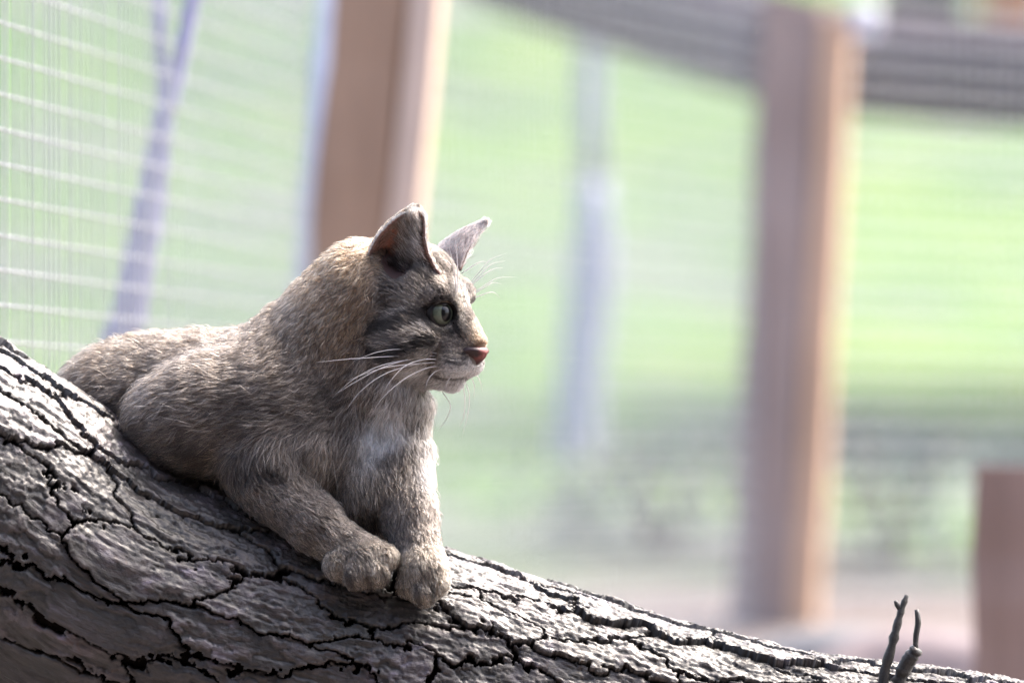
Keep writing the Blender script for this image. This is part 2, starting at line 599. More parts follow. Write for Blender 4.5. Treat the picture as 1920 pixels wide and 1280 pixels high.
# skull and face
HF = 'head'
ell(hd(-6, 0, 4), (98, 92, 109), 26, HF, 20, HEAD_AX)
for sgn in (-1, 1):
    ell(hd(16, sgn * 60, -68), (62, 48, 58), 20, HF, 33, HEAD_AX)       # cheeks
    ell(hd(86, sgn * 33, 17), (22, 26, 24), 24, HF, 15, HEAD_AX)        # brows
    ell(hd(104, sgn * 24, -110), (32, 27, 25), 14, HF, 8, HEAD_AX)     # whisker pads
    ell(hd(62, sgn * 52, -58), (30, 26, 26), 18, HF, 13, HEAD_AX)       # below the eyes
rc(hd(78, 0, 12), hd(141, 0, -75), 30, 20, 18, HF, 10)                  # bridge of the nose
rc(hd(70, 0, -60), hd(122, 0, -98), 46, 27, 18, HF, 9)                 # muzzle
rc(hd(10, 0, -98), hd(87, 0, -138), 54, 22, 20, HF, 15)                 # jaw and chin
# near foreleg
LEG1 = (0.70, 0.62, -0.30)
rc((508, 912, -118), (590, 978, -165), 48, 41, 56, LEG1, 32)
rc((590, 978, -165), (660, 1030, -190), 41, 37, 18, LEG1, 22)
ell((686, 1048, -202), (47, 42, 50), 16, (0.45, 0.75, -0.4), 20)
TOE = (0.22, 0.9, -0.2)
for c, r in (((640, 1056, -214), 26), ((674, 1071, -228), 27), ((706, 1068, -230), 26), ((724, 1042, -220), 21)):
    ell(c, (r, r * 1.04, r * 1.2), 11, TOE, 15)
# far foreleg
LEG2 = (0.2, 0.95, -0.30)
rc((742, 868, -55), (768, 965, -130), 58, 43, 22, LEG2, 34)
rc((768, 965, -130), (790, 1040, -180), 43, 36, 18, LEG2, 22)
ell((797, 1070, -200), (41, 46, 48), 16, (0.1, 0.95, -0.3), 20)
for c, r in (((772, 1094, -212), 21), ((797, 1106, -224), 24), ((819, 1090, -220), 20)):
    ell(c, (r, r * 1.04, r * 1.2), 11, TOE, 15)
# tail curled along the far side of the log
rc((150, 800, 215), (330, 880, 270), 34, 30, 16, (0.85, 0.4, 0.3), 40)

def sd_prim(p, q):
    if p['t'] == 'e':
        v = q - p['c']
        if p['ax'] is not None:
            v = np.stack([v @ p['ax'][0], v @ p['ax'][1], v @ p['ax'][2]], -1)
        r = p['r']
        k0 = np.sqrt((v / r * v / r).sum(-1)) + 1e-9
        k1 = np.sqrt(((v / (r * r)) ** 2).sum(-1)) + 1e-9
        return k0 * (k0 - 1) / k1
    ba = p['b'] - p['a']
    t = np.clip(((q - p['a']) @ ba) / (ba @ ba), 0, 1)
    return np.linalg.norm(q - p['a'] - t[..., None] * ba, axis=-1) - (p['r1'] + (p['r2'] - p['r1']) * t)

EYES = [dict(c=hd(77 if s < 0 else 66, s * 29, -18 if s < 0 else -22), out=(HEAD_AX[0] * math.cos(math.radians(24)) + s * HEAD_AX[1] * math.sin(math.radians(24)) + HEAD_AX[2] * 0.04), s=s) for s in (-1, 1)]
for e in EYES:
    e['out'] = e['out'] / np.linalg.norm(e['out'])
EYE_R = 27.5
NOSE_TIP = hd(162, 0, -92)

EAR_CUPS = [(np.array([748., 474., -122.]), np.array([40., 56., 56.]))]

def build_surface(h=3.6):
    lo = np.array([70., 360., -300.]); hi = np.array([950., 1160., 340.])
    n = np.ceil((hi - lo) / h).astype(int) + 1
    vol = np.full(n, 60.0, dtype=np.float32)
    ax = [lo[i] + h * np.arange(n[i]) for i in range(3)]
    for p in PR:
        if p['t'] == 'e':
            rr = p['r'].max(); a, b = p['c'] - rr, p['c'] + rr
            if p['ax'] is None:
                a, b = p['c'] - p['r'], p['c'] + p['r']
        else:
            a = np.minimum(p['a'] - p['r1'], p['b'] - p['r2']); b = np.maximum(p['a'] + p['r1'], p['b'] + p['r2'])
        mg = p['k'] + 14
        i0 = np.clip(np.floor((a - mg - lo) / h).astype(int), 0, n); i1 = np.clip(np.ceil((b + mg - lo) / h).astype(int) + 1, 0, n)
        g = np.stack(np.meshgrid(*[ax[i][i0[i]:i1[i]] for i in range(3)], indexing='ij'), -1)
        d = sd_prim(p, g)
        sub = vol[i0[0]:i1[0], i0[1]:i1[1], i0[2]:i1[2]]
        k = p['k']
        hh = np.maximum(k - np.abs(sub - d), 0) / k
        sub[...] = np.minimum(sub, d) - hh * hh * k * 0.25
    for e in EYES:                                           # eye sockets
        c = e['c'] + e['out'] * 7
        i0 = np.floor((c - 50 - lo) / h).astype(int); i1 = np.ceil((c + 50 - lo) / h).astype(int)
        g = np.stack(np.meshgrid(*[ax[i][i0[i]:i1[i]] for i in range(3)], indexing='ij'), -1)
        d = np.linalg.norm(g - c, axis=-1) - 25.5
        sub = vol[i0[0]:i1[0], i0[1]:i1[1], i0[2]:i1[2]]
        k = 8.0
        hh = np.maximum(k - np.abs(-sub - d), 0) / k
        sub[...] = np.maximum(sub, -d) + hh * hh * k * 0.25
    for cc_, rr_ in EAR_CUPS:                                  # hollows of the ears
        i0 = np.floor((cc_ - rr_ - 14 - lo) / h).astype(int); i1 = np.ceil((cc_ + rr_ + 14 - lo) / h).astype(int)
        g = np.stack(np.meshgrid(*[ax[i][i0[i]:i1[i]] for i in range(3)], indexing='ij'), -1)
        v = (g - cc_) / rr_
        k0 = np.sqrt((v * v).sum(-1)) + 1e-9; k1 = np.sqrt(((v / rr_) ** 2).sum(-1)) + 1e-9
        d = k0 * (k0 - 1) / k1
        sub = vol[i0[0]:i1[0], i0[1]:i1[1], i0[2]:i1[2]]
        k = 8.0
        hh = np.maximum(k - np.abs(-sub - d), 0) / k
        sub[...] = np.maximum(sub, -d) + hh * hh * k * 0.25
    # surface nets
    ins = vol < 0
    c8 = [(0, 0, 0), (1, 0, 0), (0, 1, 0), (1, 1, 0), (0, 0, 1), (1, 0, 1), (0, 1, 1), (1, 1, 1)]
    sh = tuple(m - 1 for m in n)
    cnt = np.zeros(sh, dtype=np.int8)
    for o in c8:
        cnt += ins[o[0]:o[0] + sh[0], o[1]:o[1] + sh[1], o[2]:o[2] + sh[2]]
    act = np.argwhere((cnt > 0) & (cnt < 8))
    vmap = np.full(sh, -1, dtype=np.int32)
    vmap[act[:, 0], act[:, 1], act[:, 2]] = np.arange(len(act))
    vals = np.stack([vol[act[:, 0] + o[0], act[:, 1] + o[1], act[:, 2] + o[2]] for o in c8], -1).astype(np.float64)
    acc = np.zeros((len(act), 3)); num = np.zeros(len(act))
    for i in range(8):
        for j in range(i + 1, 8):
            if sum(abs(a - b) for a, b in zip(c8[i], c8[j])) != 1:
                continue
            va, vb = vals[:, i], vals[:, j]
            m = (va < 0) != (vb < 0)
            t = np.where(m, va / (va - vb + 1e-12), 0)
            pt = np.array(c8[i])[None] + t[:, None] * (np.array(c8[j]) - np.array(c8[i]))[None]
            acc[m] += pt[m]; num[m] += 1
    V = lo + h * (act + acc / num[:, None])
    quads = []
    for a in range(3):
        b, c = (a + 1) % 3, (a + 2) % 3
        s0 = [slice(None)] * 3; s1 = [slice(None)] * 3
        s0[a] = slice(0, -1); s1[a] = slice(1, None)
        A, Bq = ins[tuple(s0)], ins[tuple(s1)]
        ch = np.argwhere(A != Bq)
        ch = ch[(ch[:, b] > 0) & (ch[:, c] > 0) & (ch[:, b] < n[b] - 1) & (ch[:, c] < n[c] - 1)]
        flip = A[ch[:, 0], ch[:, 1], ch[:, 2]]
        def cell(db, dc):
            q = ch.copy(); q[:, b] -= db; q[:, c] -= dc
            return vmap[q[:, 0], q[:, 1], q[:, 2]]
        q = np.stack([cell(1, 1), cell(0, 1), cell(0, 0), cell(1, 0)], -1)
        q[~flip] = q[~flip][:, ::-1]
        quads.append(q)
    Q = np.vstack(quads)
    Q = Q[(Q >= 0).all(1)]
    return V, Q

BV, BQ = build_surface()

def face_normals(V, F):
    return np.cross(V[F[:, 2]] - V[F[:, 0]], V[F[:, 3]] - V[F[:, 1]])

# make sure faces point outward (photograph units are a mirrored frame, world winding is what counts)
wv = Wn(BV)
vol6 = np.einsum('ij,ij->i', wv[BQ[:, 0]], np.cross(wv[BQ[:, 1]], wv[BQ[:, 2]])).sum() + np.einsum('ij,ij->i', wv[BQ[:, 0]], np.cross(wv[BQ[:, 2]], wv[BQ[:, 3]])).sum()
if vol6 < 0:
    BQ = BQ[:, ::-1].copy()

# ears: cupped sheets with thickness, joined into the body mesh
def ear_sheet(Bp, Fp, Mp, n=26, m=22, th=5.0):
    Bc, Fc, Mc = spline(Bp, n), spline(Fp, n), spline(Mp, n)
    t = np.linspace(0, 1, m)[None, :, None]
    G = (1 - t) ** 2 * Bc[:, None] + 2 * t * (1 - t) * Mc[:, None] + t ** 2 * Fc[:, None]
    du = np.gradient(G, axis=0); dv = np.gradient(G, axis=1)
    nn = np.cross(du, dv); nn /= np.linalg.norm(nn, axis=-1, keepdims=True) + 1e-9
    cup = (Bc + Fc) / 2 - Mc                                  # opening direction
    sgn = np.sign((nn * cup[:, None]).sum(-1).mean())
    nn = nn * sgn
    inner = G + nn * th * 0.5; outer = G - nn * th * 0.5
    idx = np.arange(n * m).reshape(n, m)
    q = np.stack([idx[:-1, :-1], idx[:-1, 1:], idx[1:, 1:], idx[1:, :-1]], -1).reshape(-1, 4)
    rim = np.concatenate([idx[:, 0], idx[-1, 1:], idx[::-1, -1][1:], idx[0, ::-1][1:]])
    o = n * m
    rq = np.stack([rim[:-1], rim[1:], rim[1:] + o, rim[:-1] + o], -1)
    V = np.vstack([inner.reshape(-1, 3), outer.reshape(-1, 3)])
    return dict(V=V, q=q, o=o, rq=rq, G=G, nn=nn, n=n, m=m)

E1 = ear_sheet([(692, 540, -92), (690, 496, -100), (702, 458, -110), (726, 428, -120), (748, 410, -127), (765, 401, -131)],
               [(828, 520, -122), (808, 482, -128), (800, 450, -133), (799, 426, -135), (797, 412, -135), (791, 404, -132)],
               [(745, 540, 15), (735, 494, -10), (740, 454, -45), (757, 422, -85), (771, 403, -112), (780, 391, -127)])
E2 = ear_sheet([(838, 486, 66), (862, 454, 48), (886, 433, 26), (905, 420, 4)],
               [(864, 508, -34), (879, 472, -26), (896, 442, -14), (911, 421, 0)],
               [(750, 484, 20), (800, 450, 18), (852, 430, 10), (910, 412, 1)])

# ------------------------------------------------------------------ coat colours (linear), placed on the animal
GREY = np.array([.285, .235, .20]); BUFF = np.array([.42, .315, .225]); NECK = np.array([.52, .34, .21])
DARK = np.array([.032, .026, .023]); WHITE = np.array([.86, .81, .78]); PAW = np.array([.43, .355, .28])
TAN = np.array([.36, .25, .165]); CREAM = np.array([.62, .52, .40]); FACE = np.array([.36, .305, .26])

def seg_dist(x, y, pts):
    d = np.full(x.shape, 1e9)
    for (x0, y0), (x1, y1) in zip(pts[:-1], pts[1:]):
        vx, vy = x1 - x0, y1 - y0
        t = np.clip(((x - x0) * vx + (y - y0) * vy) / (vx * vx + vy * vy + 1e-9), 0, 1)
        d = np.minimum(d, np.hypot(x - x0 - t * vx, y - y0 - t * vy))
    return d

def coat(p):
    """p (n,3) -> colour (n,3), plus how grizzled the hair is"""
    n = len(p)
    x, y, d = p[:, 0], p[:, 1], p[:, 2]
    f, l, u = to_head(p)
    # fold the far half of the face onto the near half
    hl = -np.abs(l)
    ph = np.stack([HX + f * CYW + hl * SYW, HY - u, HD - f * SYW + hl * CYW], -1)
    wob = 3 * fbm(x / 22, y / 22 + d / 30, 5, 3)
    X, Y = ph[:, 0] + wob, ph[:, 1] + 3 * fbm(x / 20 + 9, y / 20 + d / 30, 8, 3)
    col = np.tile(GREY, (n, 1)); griz = np.ones(n)
    def put(c, w):
        nonlocal col
        w = np.clip(w, 0, 1)[:, None]
        col = col * (1 - w) + np.asarray(c) * w
    def blob(cx, cy, rx, ry, a=0.0, xx=None, yy=None):
        xx = x if xx is None else xx; yy = y if yy is None else yy
        ca, sa = math.cos(a), math.sin(a)
        dx, dy = xx - cx, yy - cy
        return np.exp(-(((dx * ca + dy * sa) / rx) ** 2 + ((-dx * sa + dy * ca) / ry) ** 2))
    # body
    put(BUFF, 0.35 * sstep(-60, 120, d))                      # back and rump warmer
    m = fbm(x / 46 + 3, y / 30 + d / 60, 15, 3)
    put(GREY * 0.45, 0.75 * sstep(0.03, 0.38, m))
    put(BUFF * 1.05, 0.35 * sstep(0.05, 0.45, -m))
    band = np.sin((x * 0.95 + y * 0.35 + 26 * fbm(x / 70, y / 70 + d / 80, 63, 3)) / 13.0)
    put(GREY * 0.4, 0.38 * sstep(0.35, 0.95, band) * sstep(760, 620, x))
    put(DARK * 2.2, 0.5 * blob(400, 845, 120, 22, 0.35))
    put(NECK, 0.9 * blob(640, 500, 95, 85)); put(NECK, 0.75 * blob(650, 580, 75, 90)); put(BUFF, 0.6 * blob(570, 620, 90, 90))
    put(GREY * 0.7, 0.6 * blob(600, 715, 60, 50, 0.9)); put(DARK * 2.0, 0.75 * blob(628, 745, 34, 46, -0.6))
    put(DARK * 2.4, 0.6 * blob(655, 815, 22, 60, -0.25))
    # chest: white bib with dark bars
    bib = blob(722, 792, 30, 70, 0.42)
    put(BUFF * 0.9, 0.6 * blob(700, 900, 70, 60)); put(WHITE * 1.1, 2.0 * bib)
    put(DARK * 2.3, 0.85 * blob(768, 768, 13, 30, 0.5)); put(DARK * 2.6, 0.8 * blob(742, 852, 46, 17, -0.25)); put(WHITE * .8, 0.7 * blob(788, 880, 16, 70))
    put(DARK * 2.3, 0.55 * blob(725, 955, 40, 35))
    put(WHITE * 0.9, 1.1 * blob(765, 738, 34, 22, -0.3))
    # legs and paws
    leg = sstep(905, 950, y) * sstep(-60, -110, d)
    put(GREY * 1.15, 0.7 * leg); put(PAW, sstep(985, 1050, y) * leg)
    put(GREY * .7, 0.55 * leg * sstep(0.1, 0.4, fbm((x + y * .6) / 30, (x - y) / 90, 33, 2)))
    for ln_ in ([(560, 930), (525, 985)], [(610, 950), (575, 1015)], [(735, 940), (790, 925)], [(742, 985), (805, 970)]):
        put(DARK * 2.4, 0.5 * sstep(880, 920, y) * (1 - sstep(3, 11, seg_dist(x + wob * 2, y + wob, ln_))))
    put(DARK * 2.2, 0.7 * leg * blob(650, 1000, 26, 9, -0.9)); put(DARK * 2.6, 0.6 * leg * blob(775, 1005, 30, 7, 0.1))
    for ln_ in ([(658, 1066), (664, 1102)], [(694, 1076), (699, 1104)], [(717, 1052), (727, 1080)], [(783, 1094), (786, 1122)], [(810, 1090), (815, 1118)]):
        put(DARK * 1.5, 0.85 * leg * (1 - sstep(2, 7, seg_dist(x, y, ln_))))
    # head
    head = (sstep(-118, -86, f) * sstep(-215, -170, u) * sstep(-300, -200, -np.abs(l)))
    head = head * sstep(688, 716, X + 0.25 * (Y - 560))
    put(FACE, head)
    put(GREY * .62, 0.85 * head * sstep(5, 40, u))
    H = lambda c, w: put(c, w * head)
    H(TAN * 1.05, 0.5 * blob(735, 690, 45, 28, 0, X, Y))
    H(GREY * 0.62, 0.75 * blob(742, 638, 40, 26, 0.1, X, Y))
    H(WHITE * 0.9, 1.3 * blob(766, 710, 46, 26, -0.4, X, Y)); H(CREAM * .75, 0.8 * blob(805, 672, 36, 14, 0, X, Y))
    H(DARK, 1.4 * (1 - sstep(8, 15, seg_dist(X, Y, [(808, 584), (775, 596), (738, 610), (700, 618)]))))
    H(DARK, 1.4 * (1 - sstep(6, 12, seg_dist(X, Y, [(806, 641), (782, 640), (756, 655), (722, 668), (700, 660)]))))
    H(DARK, 1.3 * (1 - sstep(5, 10, seg_dist(X, Y, [(800, 604), (822, 622), (846, 628)]))))
    H(CREAM * .8, 0.75 * (1 - sstep(2.5, 7, seg_dist(X, Y, [(803, 590), (815, 608), (838, 619)]))))
    H(CREAM, (1 - sstep(4, 10, seg_dist(X, Y, [(860, 552), (861, 585), (867, 612)]))))
    H(CREAM, 0.6 * blob(884, 618, 8, 18, 0, X, Y))
    H(DARK, (1 - sstep(4, 9, seg_dist(X, Y, [(850, 600), (858, 618), (868, 632)]))))
    H(DARK * 1.6, 0.8 * (1 - sstep(4, 10, seg_dist(X, Y, [(880, 575), (880, 605)]))))
    H(DARK, 1.0 * (1 - sstep(3, 8, seg_dist(X, Y, [(806, 576), (820, 563), (842, 561), (853, 575), (855, 600)]))))
    H(GREY * .9, 0.8 * blob(846, 645, 20, 16, 0, X, Y))
    H(NECK * 1.05, 1.1 * blob(893, 640, 16, 24, -0.4, X, Y)); H(TAN * 1.2, .7 * blob(868, 655, 18, 12, 0, X, Y))
    # whisker pads: rows of brown dots, white lip and chin
    H(WHITE, 1.4 * blob(864, 696, 38, 15, -0.15, X, Y)); H(WHITE * .95, 1.5 * blob(838, 727, 42, 18, -0.15, X, Y))
    for yy0 in (664, 673, 682):
        H(DARK * 2.2, 0.8 * (1 - sstep(1.5, 4.0, seg_dist(X, Y, [(836, yy0 - 2), (872, yy0 + 1)]))))
    H(DARK * 2.2, 0.75 * (1 - sstep(1.2, 4.0, seg_dist(X, Y, [(806, 701), (830, 710), (862, 711), (884, 704)]))))
    # forehead lines
    for ln in ([(872, 560), (868, 520), (842, 478)], [(888, 560), (884, 522), (862, 482)], [(850, 545), (836, 510), (808, 480)], [(905, 560), (900, 528)], [(826, 548), (800, 520), (776, 505)]):
        H(DARK * 1.2, 0.9 * (1 - sstep(2.5, 7, seg_dist(X, Y, ln))))
    H(WHITE * .6, 0.3 * blob(858, 545, 12, 18, 0, X, Y))
    H(DARK * 1.6, 0.8 * blob(722, 552, 24, 40, -0.2, X, Y))                 # shade at the ear base painted into the fur
    return np.clip(col, 0.01, 0.9), griz

# ------------------------------------------------------------------ cat materials
def mat_fur():
    m = bpy.data.materials.new('fur')
    m.use_nodes = True
    nt = m.node_tree
    for n in list(nt.nodes):
        nt.nodes.remove(n)
    out = nt.nodes.new('ShaderNodeOutputMaterial')
    a1 = nt.nodes.new('ShaderNodeAttribute'); a1.attribute_name = 'coat'
    a2 = nt.nodes.new('ShaderNodeAttribute'); a2.attribute_name = 'tipcol'
    hi = nt.nodes.new('ShaderNodeHairInfo')
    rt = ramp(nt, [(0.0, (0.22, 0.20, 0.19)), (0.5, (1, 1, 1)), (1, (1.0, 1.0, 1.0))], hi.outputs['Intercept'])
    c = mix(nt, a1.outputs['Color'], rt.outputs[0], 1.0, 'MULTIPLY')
    tf = ramp(nt, [(0.62, (0, 0, 0)), (0.82, (1, 1, 1))], hi.outputs['Intercept'])
    c = mix(nt, c, a2.outputs['Color'], tf.outputs[0])
    hb = nt.nodes.new('ShaderNodeBsdfHairPrincipled')
    hb.model = 'CHIANG'
    hb.parametrization = 'COLOR'
    nt.links.new(c, hb.inputs['Color'])
    hb.inputs['Roughness'].default_value = 0.6
    hb.inputs['Radial Roughness'].default_value = 0.7
    hb.inputs['Coat'].default_value = 0.0
    nt.links.new(hb.outputs[0], out.inputs[0])
    return m

def mat_skin():
    m, nt, p = new_mat('skin')
    a = nt.nodes.new('ShaderNodeAttribute'); a.attribute_name = 'coat'
    nt.links.new(a.outputs['Color'], p.inputs['Base Color'])
    p.inputs['Roughness'].default_value = 0.8
    p.inputs['Specular IOR Level'].default_value = 0.15
    return m

def mat_ear():
    m, nt, p = new_mat('ear_skin')
    n = noise_node(nt, 220, 3, 0.5, geo_pos(nt))
    r = ramp(nt, [(0.3, (0.33, 0.205, 0.175)), (0.7, (0.46, 0.30, 0.26))], n.outputs[0])
    nt.links.new(r.outputs[0], p.inputs['Base Color'])
    p.inputs['Roughness'].default_value = 0.55
    tr = nt.nodes.new('ShaderNodeBsdfTranslucent')
    tr.inputs['Color'].default_value = (0.5, 0.27, 0.2, 1)
    mx = nt.nodes.new('ShaderNodeMixShader'); mx.inputs[0].default_value = 0.3
    nt.links.new(p.outputs[0], mx.inputs[1]); nt.links.new(tr.outputs[0], mx.inputs[2])
    nt.links.new(mx.outputs[0], nt.nodes['Material Output'].inputs[0])
    return m

cat = empty('wild_cat', W(640, 1000, 0))
tag(cat, 'grey-brown tabby wildcat crouching on the log with paws hanging over, looking sideways', 'cat')

# body mesh (trunk, head, legs, ears in one)
skinV = np.vstack([BV, E1['V'], E2['V']])
o1 = len(BV); o2 = o1 + len(E1['V'])
F_all = [BQ]
mat_id = [np.zeros(len(BQ), int)]
for E, off in ((E1, o1), (E2, o2)):
    for q in (E['q'] + off, E['q'][:, ::-1] + off + E['o'], E['rq'] + off):
        F_all.append(q); mat_id.append(np.ones(len(q), int))
F_all = np.vstack(F_all); mat_id = np.concatenate(mat_id)
body = mesh_np('body', Wn(skinV), F_all, mat_skin(), cat)
body.data.materials.append(mat_ear())
body.data.polygons.foreach_set('material_index', mat_id[:len(body.data.polygons)].astype(np.int32))
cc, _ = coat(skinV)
for c_, r_ in EAR_CUPS:
    cc[(((skinV - c_) / r_) ** 2).sum(1) < 1.15] = np.array([.62, .40, .345])
ca = body.data.attributes.new('coat', 'FLOAT_COLOR', 'POINT')
ca.data.foreach_set('color', np.hstack([cc * 0.42, np.ones((len(cc), 1))]).astype(np.float32).ravel())

# ------------------------------------------------------------------ fur
def blend_field(P):
    """flow, length by nearness to the body's forms"""
    ws = np.zeros(len(P)); fl = np.zeros((len(P), 3)); ln = np.zeros(len(P))
    tohead = P - NOSE_TIP
    tohead = tohead / (np.linalg.norm(tohead, axis=1, keepdims=True) + 1e-9)
    for p in PR:
        sd = sd_prim(p, P)
        w = np.exp(-np.clip(sd, -4, 90) / 8.0)
        fv = tohead if isinstance(p['flow'], str) else np.tile(np.array(p['flow']) / np.linalg.norm(p['flow']), (len(P), 1))
        fl += w[:, None] * fv; ln += w * p['len']; ws += w
    return fl / ws[:, None], ln / ws

def sample(V, Q, dens, seed):
    r = np.random.default_rng(seed)
    T = np.vstack([Q[:, [0, 1, 2]], Q[:, [0, 2, 3]]])
    a, b, c = V[T[:, 0]], V[T[:, 1]], V[T[:, 2]]
    nr = np.cross(b - a, c - a)
    ar = np.linalg.norm(nr, axis=1) / 2
    cen = (a + b + c) / 3
    lam = ar * dens(cen, nr / (2 * ar[:, None] + 1e-9))
    k = r.poisson(lam)
    ti = np.repeat(np.arange(len(T)), k)
    u1, u2 = r.random(len(ti)), r.random(len(ti))
    s = np.sqrt(u1)
    w0, w1, w2 = 1 - s, s * (1 - u2), s * u2
    P = w0[:, None] * a[ti] + w1[:, None] * b[ti] + w2[:, None] * c[ti]
    return P, T[ti], (w0, w1, w2)

def vert_normals(V, Q):
    n = np.zeros_like(V)
    fn = np.cross(V[Q[:, 2]] - V[Q[:, 0]], V[Q[:, 3]] - V[Q[:, 1]])
    for k in range(4):
        np.add.at(n, Q[:, k], fn)
    return n / (np.linalg.norm(n, axis=1, keepdims=True) + 1e-12)

STR_P, STR_R, STR_C, STR_T = [], [], [], []
NP_ = 6

def grow(P, nrm, flow, L, rad, col, tip, clump_n, clump=0.55, jit=0.22, up=(0.85, 0.50), seed=1, wave=0.18):
    """add strands; P in photograph units"""
    r = np.random.default_rng(seed)
    n = len(P)
    flow = flow - (flow * nrm).sum(1, keepdims=True) * nrm
    flow /= np.linalg.norm(flow, axis=1, keepdims=True) + 1e-9
    bt = np.cross(nrm, flow)
    wv_ = wave * (fbm(P[:, 0] / 34, P[:, 1] / 34 + P[:, 2] / 40, 101, 3)) * 2.2 + jit * r.normal(size=n)
    flow = flow * np.cos(wv_)[:, None] + bt * np.sin(wv_)[:, None]
    upn = (1 + 0.5 * fbm(P[:, 0] / 26 + 40, P[:, 1] / 26 + P[:, 2] / 30, 131, 2) + 0.30 * r.normal(size=n))
    t = np.linspace(0, 1, NP_)
    hgt = (up[0] * t - up[1] * t * t)[None] * (L * upn)[:, None]
    fwd = (0.30 * t + 0.55 * t * t)[None] * L[:, None]
    crv = P[:, None] + nrm[:, None] * hgt[..., None] + flow[:, None] * fwd[..., None]
    kink = (bt[:, None] * (t ** 2)[None, :, None]) * (r.normal(size=n) * 0.10 * L)[:, None, None]
    crv = crv + kink
    if clump > 0 and n > clump_n * 3:
        g = r.choice(n, size=n // clump_n, replace=False)
        kd = kdtree.KDTree(len(g))
        for i, gi in enumerate(g):
            kd.insert(P[gi], i)
        kd.balance()
        near = np.fromiter((kd.find(q)[1] for q in P), dtype=np.int64, count=n)
        gc = crv[g[near]]
        cf = (0.42 + 1.1 * r.random(len(g)))[near][:, None]
        col = col * cf; tip = tip * cf
        cs = np.clip(clump * (0.75 + 0.5 * r.random(n)), 0, 0.92)
        crv = crv + (gc - crv) * (cs[:, None] * (t ** 1.4)[None])[..., None]
    STR_P.append(crv); STR_C.append(col); STR_T.append(tip)
    prof = np.array([1.0, 1.0, 0.95, 0.8, 0.55, 0.12])
    STR_R.append(rad[:, None] * prof[None])

def dye(col):
    return col ** 1.12 * (0.70 + 0.28 * sstep(0.45, 0.68, col.mean(1)))[:, None]

def tips(col, r, dark_p=0.38, pale_p=0.2):
    n = len(col)
    k = r.random(n)
    tip = col * 1.0
    tip[k < dark_p] = col[k < dark_p] * 0.14
    pm = k > 1 - pale_p
    tip[pm] = np.clip(col[pm] * (1.4 + 1.1 * sstep(.02, .12, col[pm].mean(1)))[:, None], 0, 0.85)
    return tip

def in_eye(P):
    m = np.zeros(len(P), bool)
    for cc_, rr_ in EAR_CUPS:
        m |= (((P - cc_) / rr_) ** 2).sum(1) < 1.02
    for e in EYES:
        v = P - (e['c'] + e['out'] * 14)
        ax_ = v @ e['out']
        rr = np.linalg.norm(v - ax_[:, None] * e['out'], axis=1)
        m |= (rr < 23.0) & (np.abs(ax_) < 45)
    return m

def coat_fur():
    def dens(c, n):
        # hidden far side is thinner
        nn = n
        face = (c[:, 0] > 690) & (c[:, 1] < 745)
        paw = (c[:, 1] > 960) & (c[:, 2] < -100)
        base = np.where(face, 1.0, np.where(paw, 0.75, 0.50))
        back = nn[:, 2] > 0.35
        return np.where(back, base * 0.30, base)
    P, T, w = sample(BV, BQ, dens, 3)
    vn = vert_normals(BV, BQ)
    nrm = w[0][:, None] * vn[T[:, 0]] + w[1][:, None] * vn[T[:, 1]] + w[2][:, None] * vn[T[:, 2]]
    nrm /= np.linalg.norm(nrm, axis=1, keepdims=True) + 1e-9
    keep = ~in_eye(P) & (np.linalg.norm((P - hd(151, 0, -93)) / np.array([1, 1, 1]), axis=1) > 22)
    P, nrm = P[keep], nrm[keep]
    r = np.random.default_rng(7)
    flow, ln = blend_field(P)
    f, l, u = to_head(P)
    # the throat and chest hang, face hair is short round the eyes
    ed = np.min([np.linalg.norm(P - (e['c'] + e['out'] * 22), axis=1) for e in EYES], axis=0)
    ln = ln * (0.45 + 0.55 * sstep(24, 60, ed))
    L = ln * 0.88 * (0.60 + 0.5 * r.random(len(P)))
    guard = r.random(len(P)) < 0.06
    L[guard] *= 1.3
    ft = flow - (flow * nrm).sum(1, keepdims=True) * nrm
    ft /= np.linalg.norm(ft, axis=1, keepdims=True) + 1e-9
    on_face = sstep(680, 720, P[:, 0]) * sstep(770, 740, P[:, 1])
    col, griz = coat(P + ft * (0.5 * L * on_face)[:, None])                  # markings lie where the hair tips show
    col = dye(col) * (0.78 + 0.44 * r.random((len(P), 1)))
    lum = col.mean(1)
    kk = r.random(len(P)); tick = (1 - 0.75 * sstep(.22, .42, col.mean(1)))[:, None]
    col = np.where(kk[:, None] < 0.30, col * (1 - 0.62 * tick), np.where(kk[:, None] > 0.76, np.clip(col * (1 + 0.75 * tick), 0, .85), col))
    tip = tips(col, r, 0.36, 0.22)
    tip[guard] = col[guard] * 0.5; col[guard] *= 0.85
    tip = tip * tick + np.maximum(tip, col) * (1 - tick)
    face = (P[:, 0] + 22 * r.normal(size=len(P)) > 700) & (P[:, 1] + 10 * r.normal(size=len(P)) < 740)
    paw = (P[:, 1] > 960) & (P[:, 2] < -100)
    rad = np.where(face, 0.50, np.where(paw, 0.58, 0.60)) * (0.8 + 0.4 * r.random(len(P)))
    sel = ~(face | paw)
    for s_, cn, cl, jt, up, sd in ((sel, 7, 0.40, 0.34, (0.82, 0.46), 1), (face, 6, 0.25, 0.20, (0.72, 0.42), 2), (paw, 10, 0.45, 0.20, (0.72, 0.40), 3)):
        grow(P[s_], nrm[s_], flow[s_], L[s_], rad[s_], col[s_], tip[s_], cn, cl, jt, up, sd)

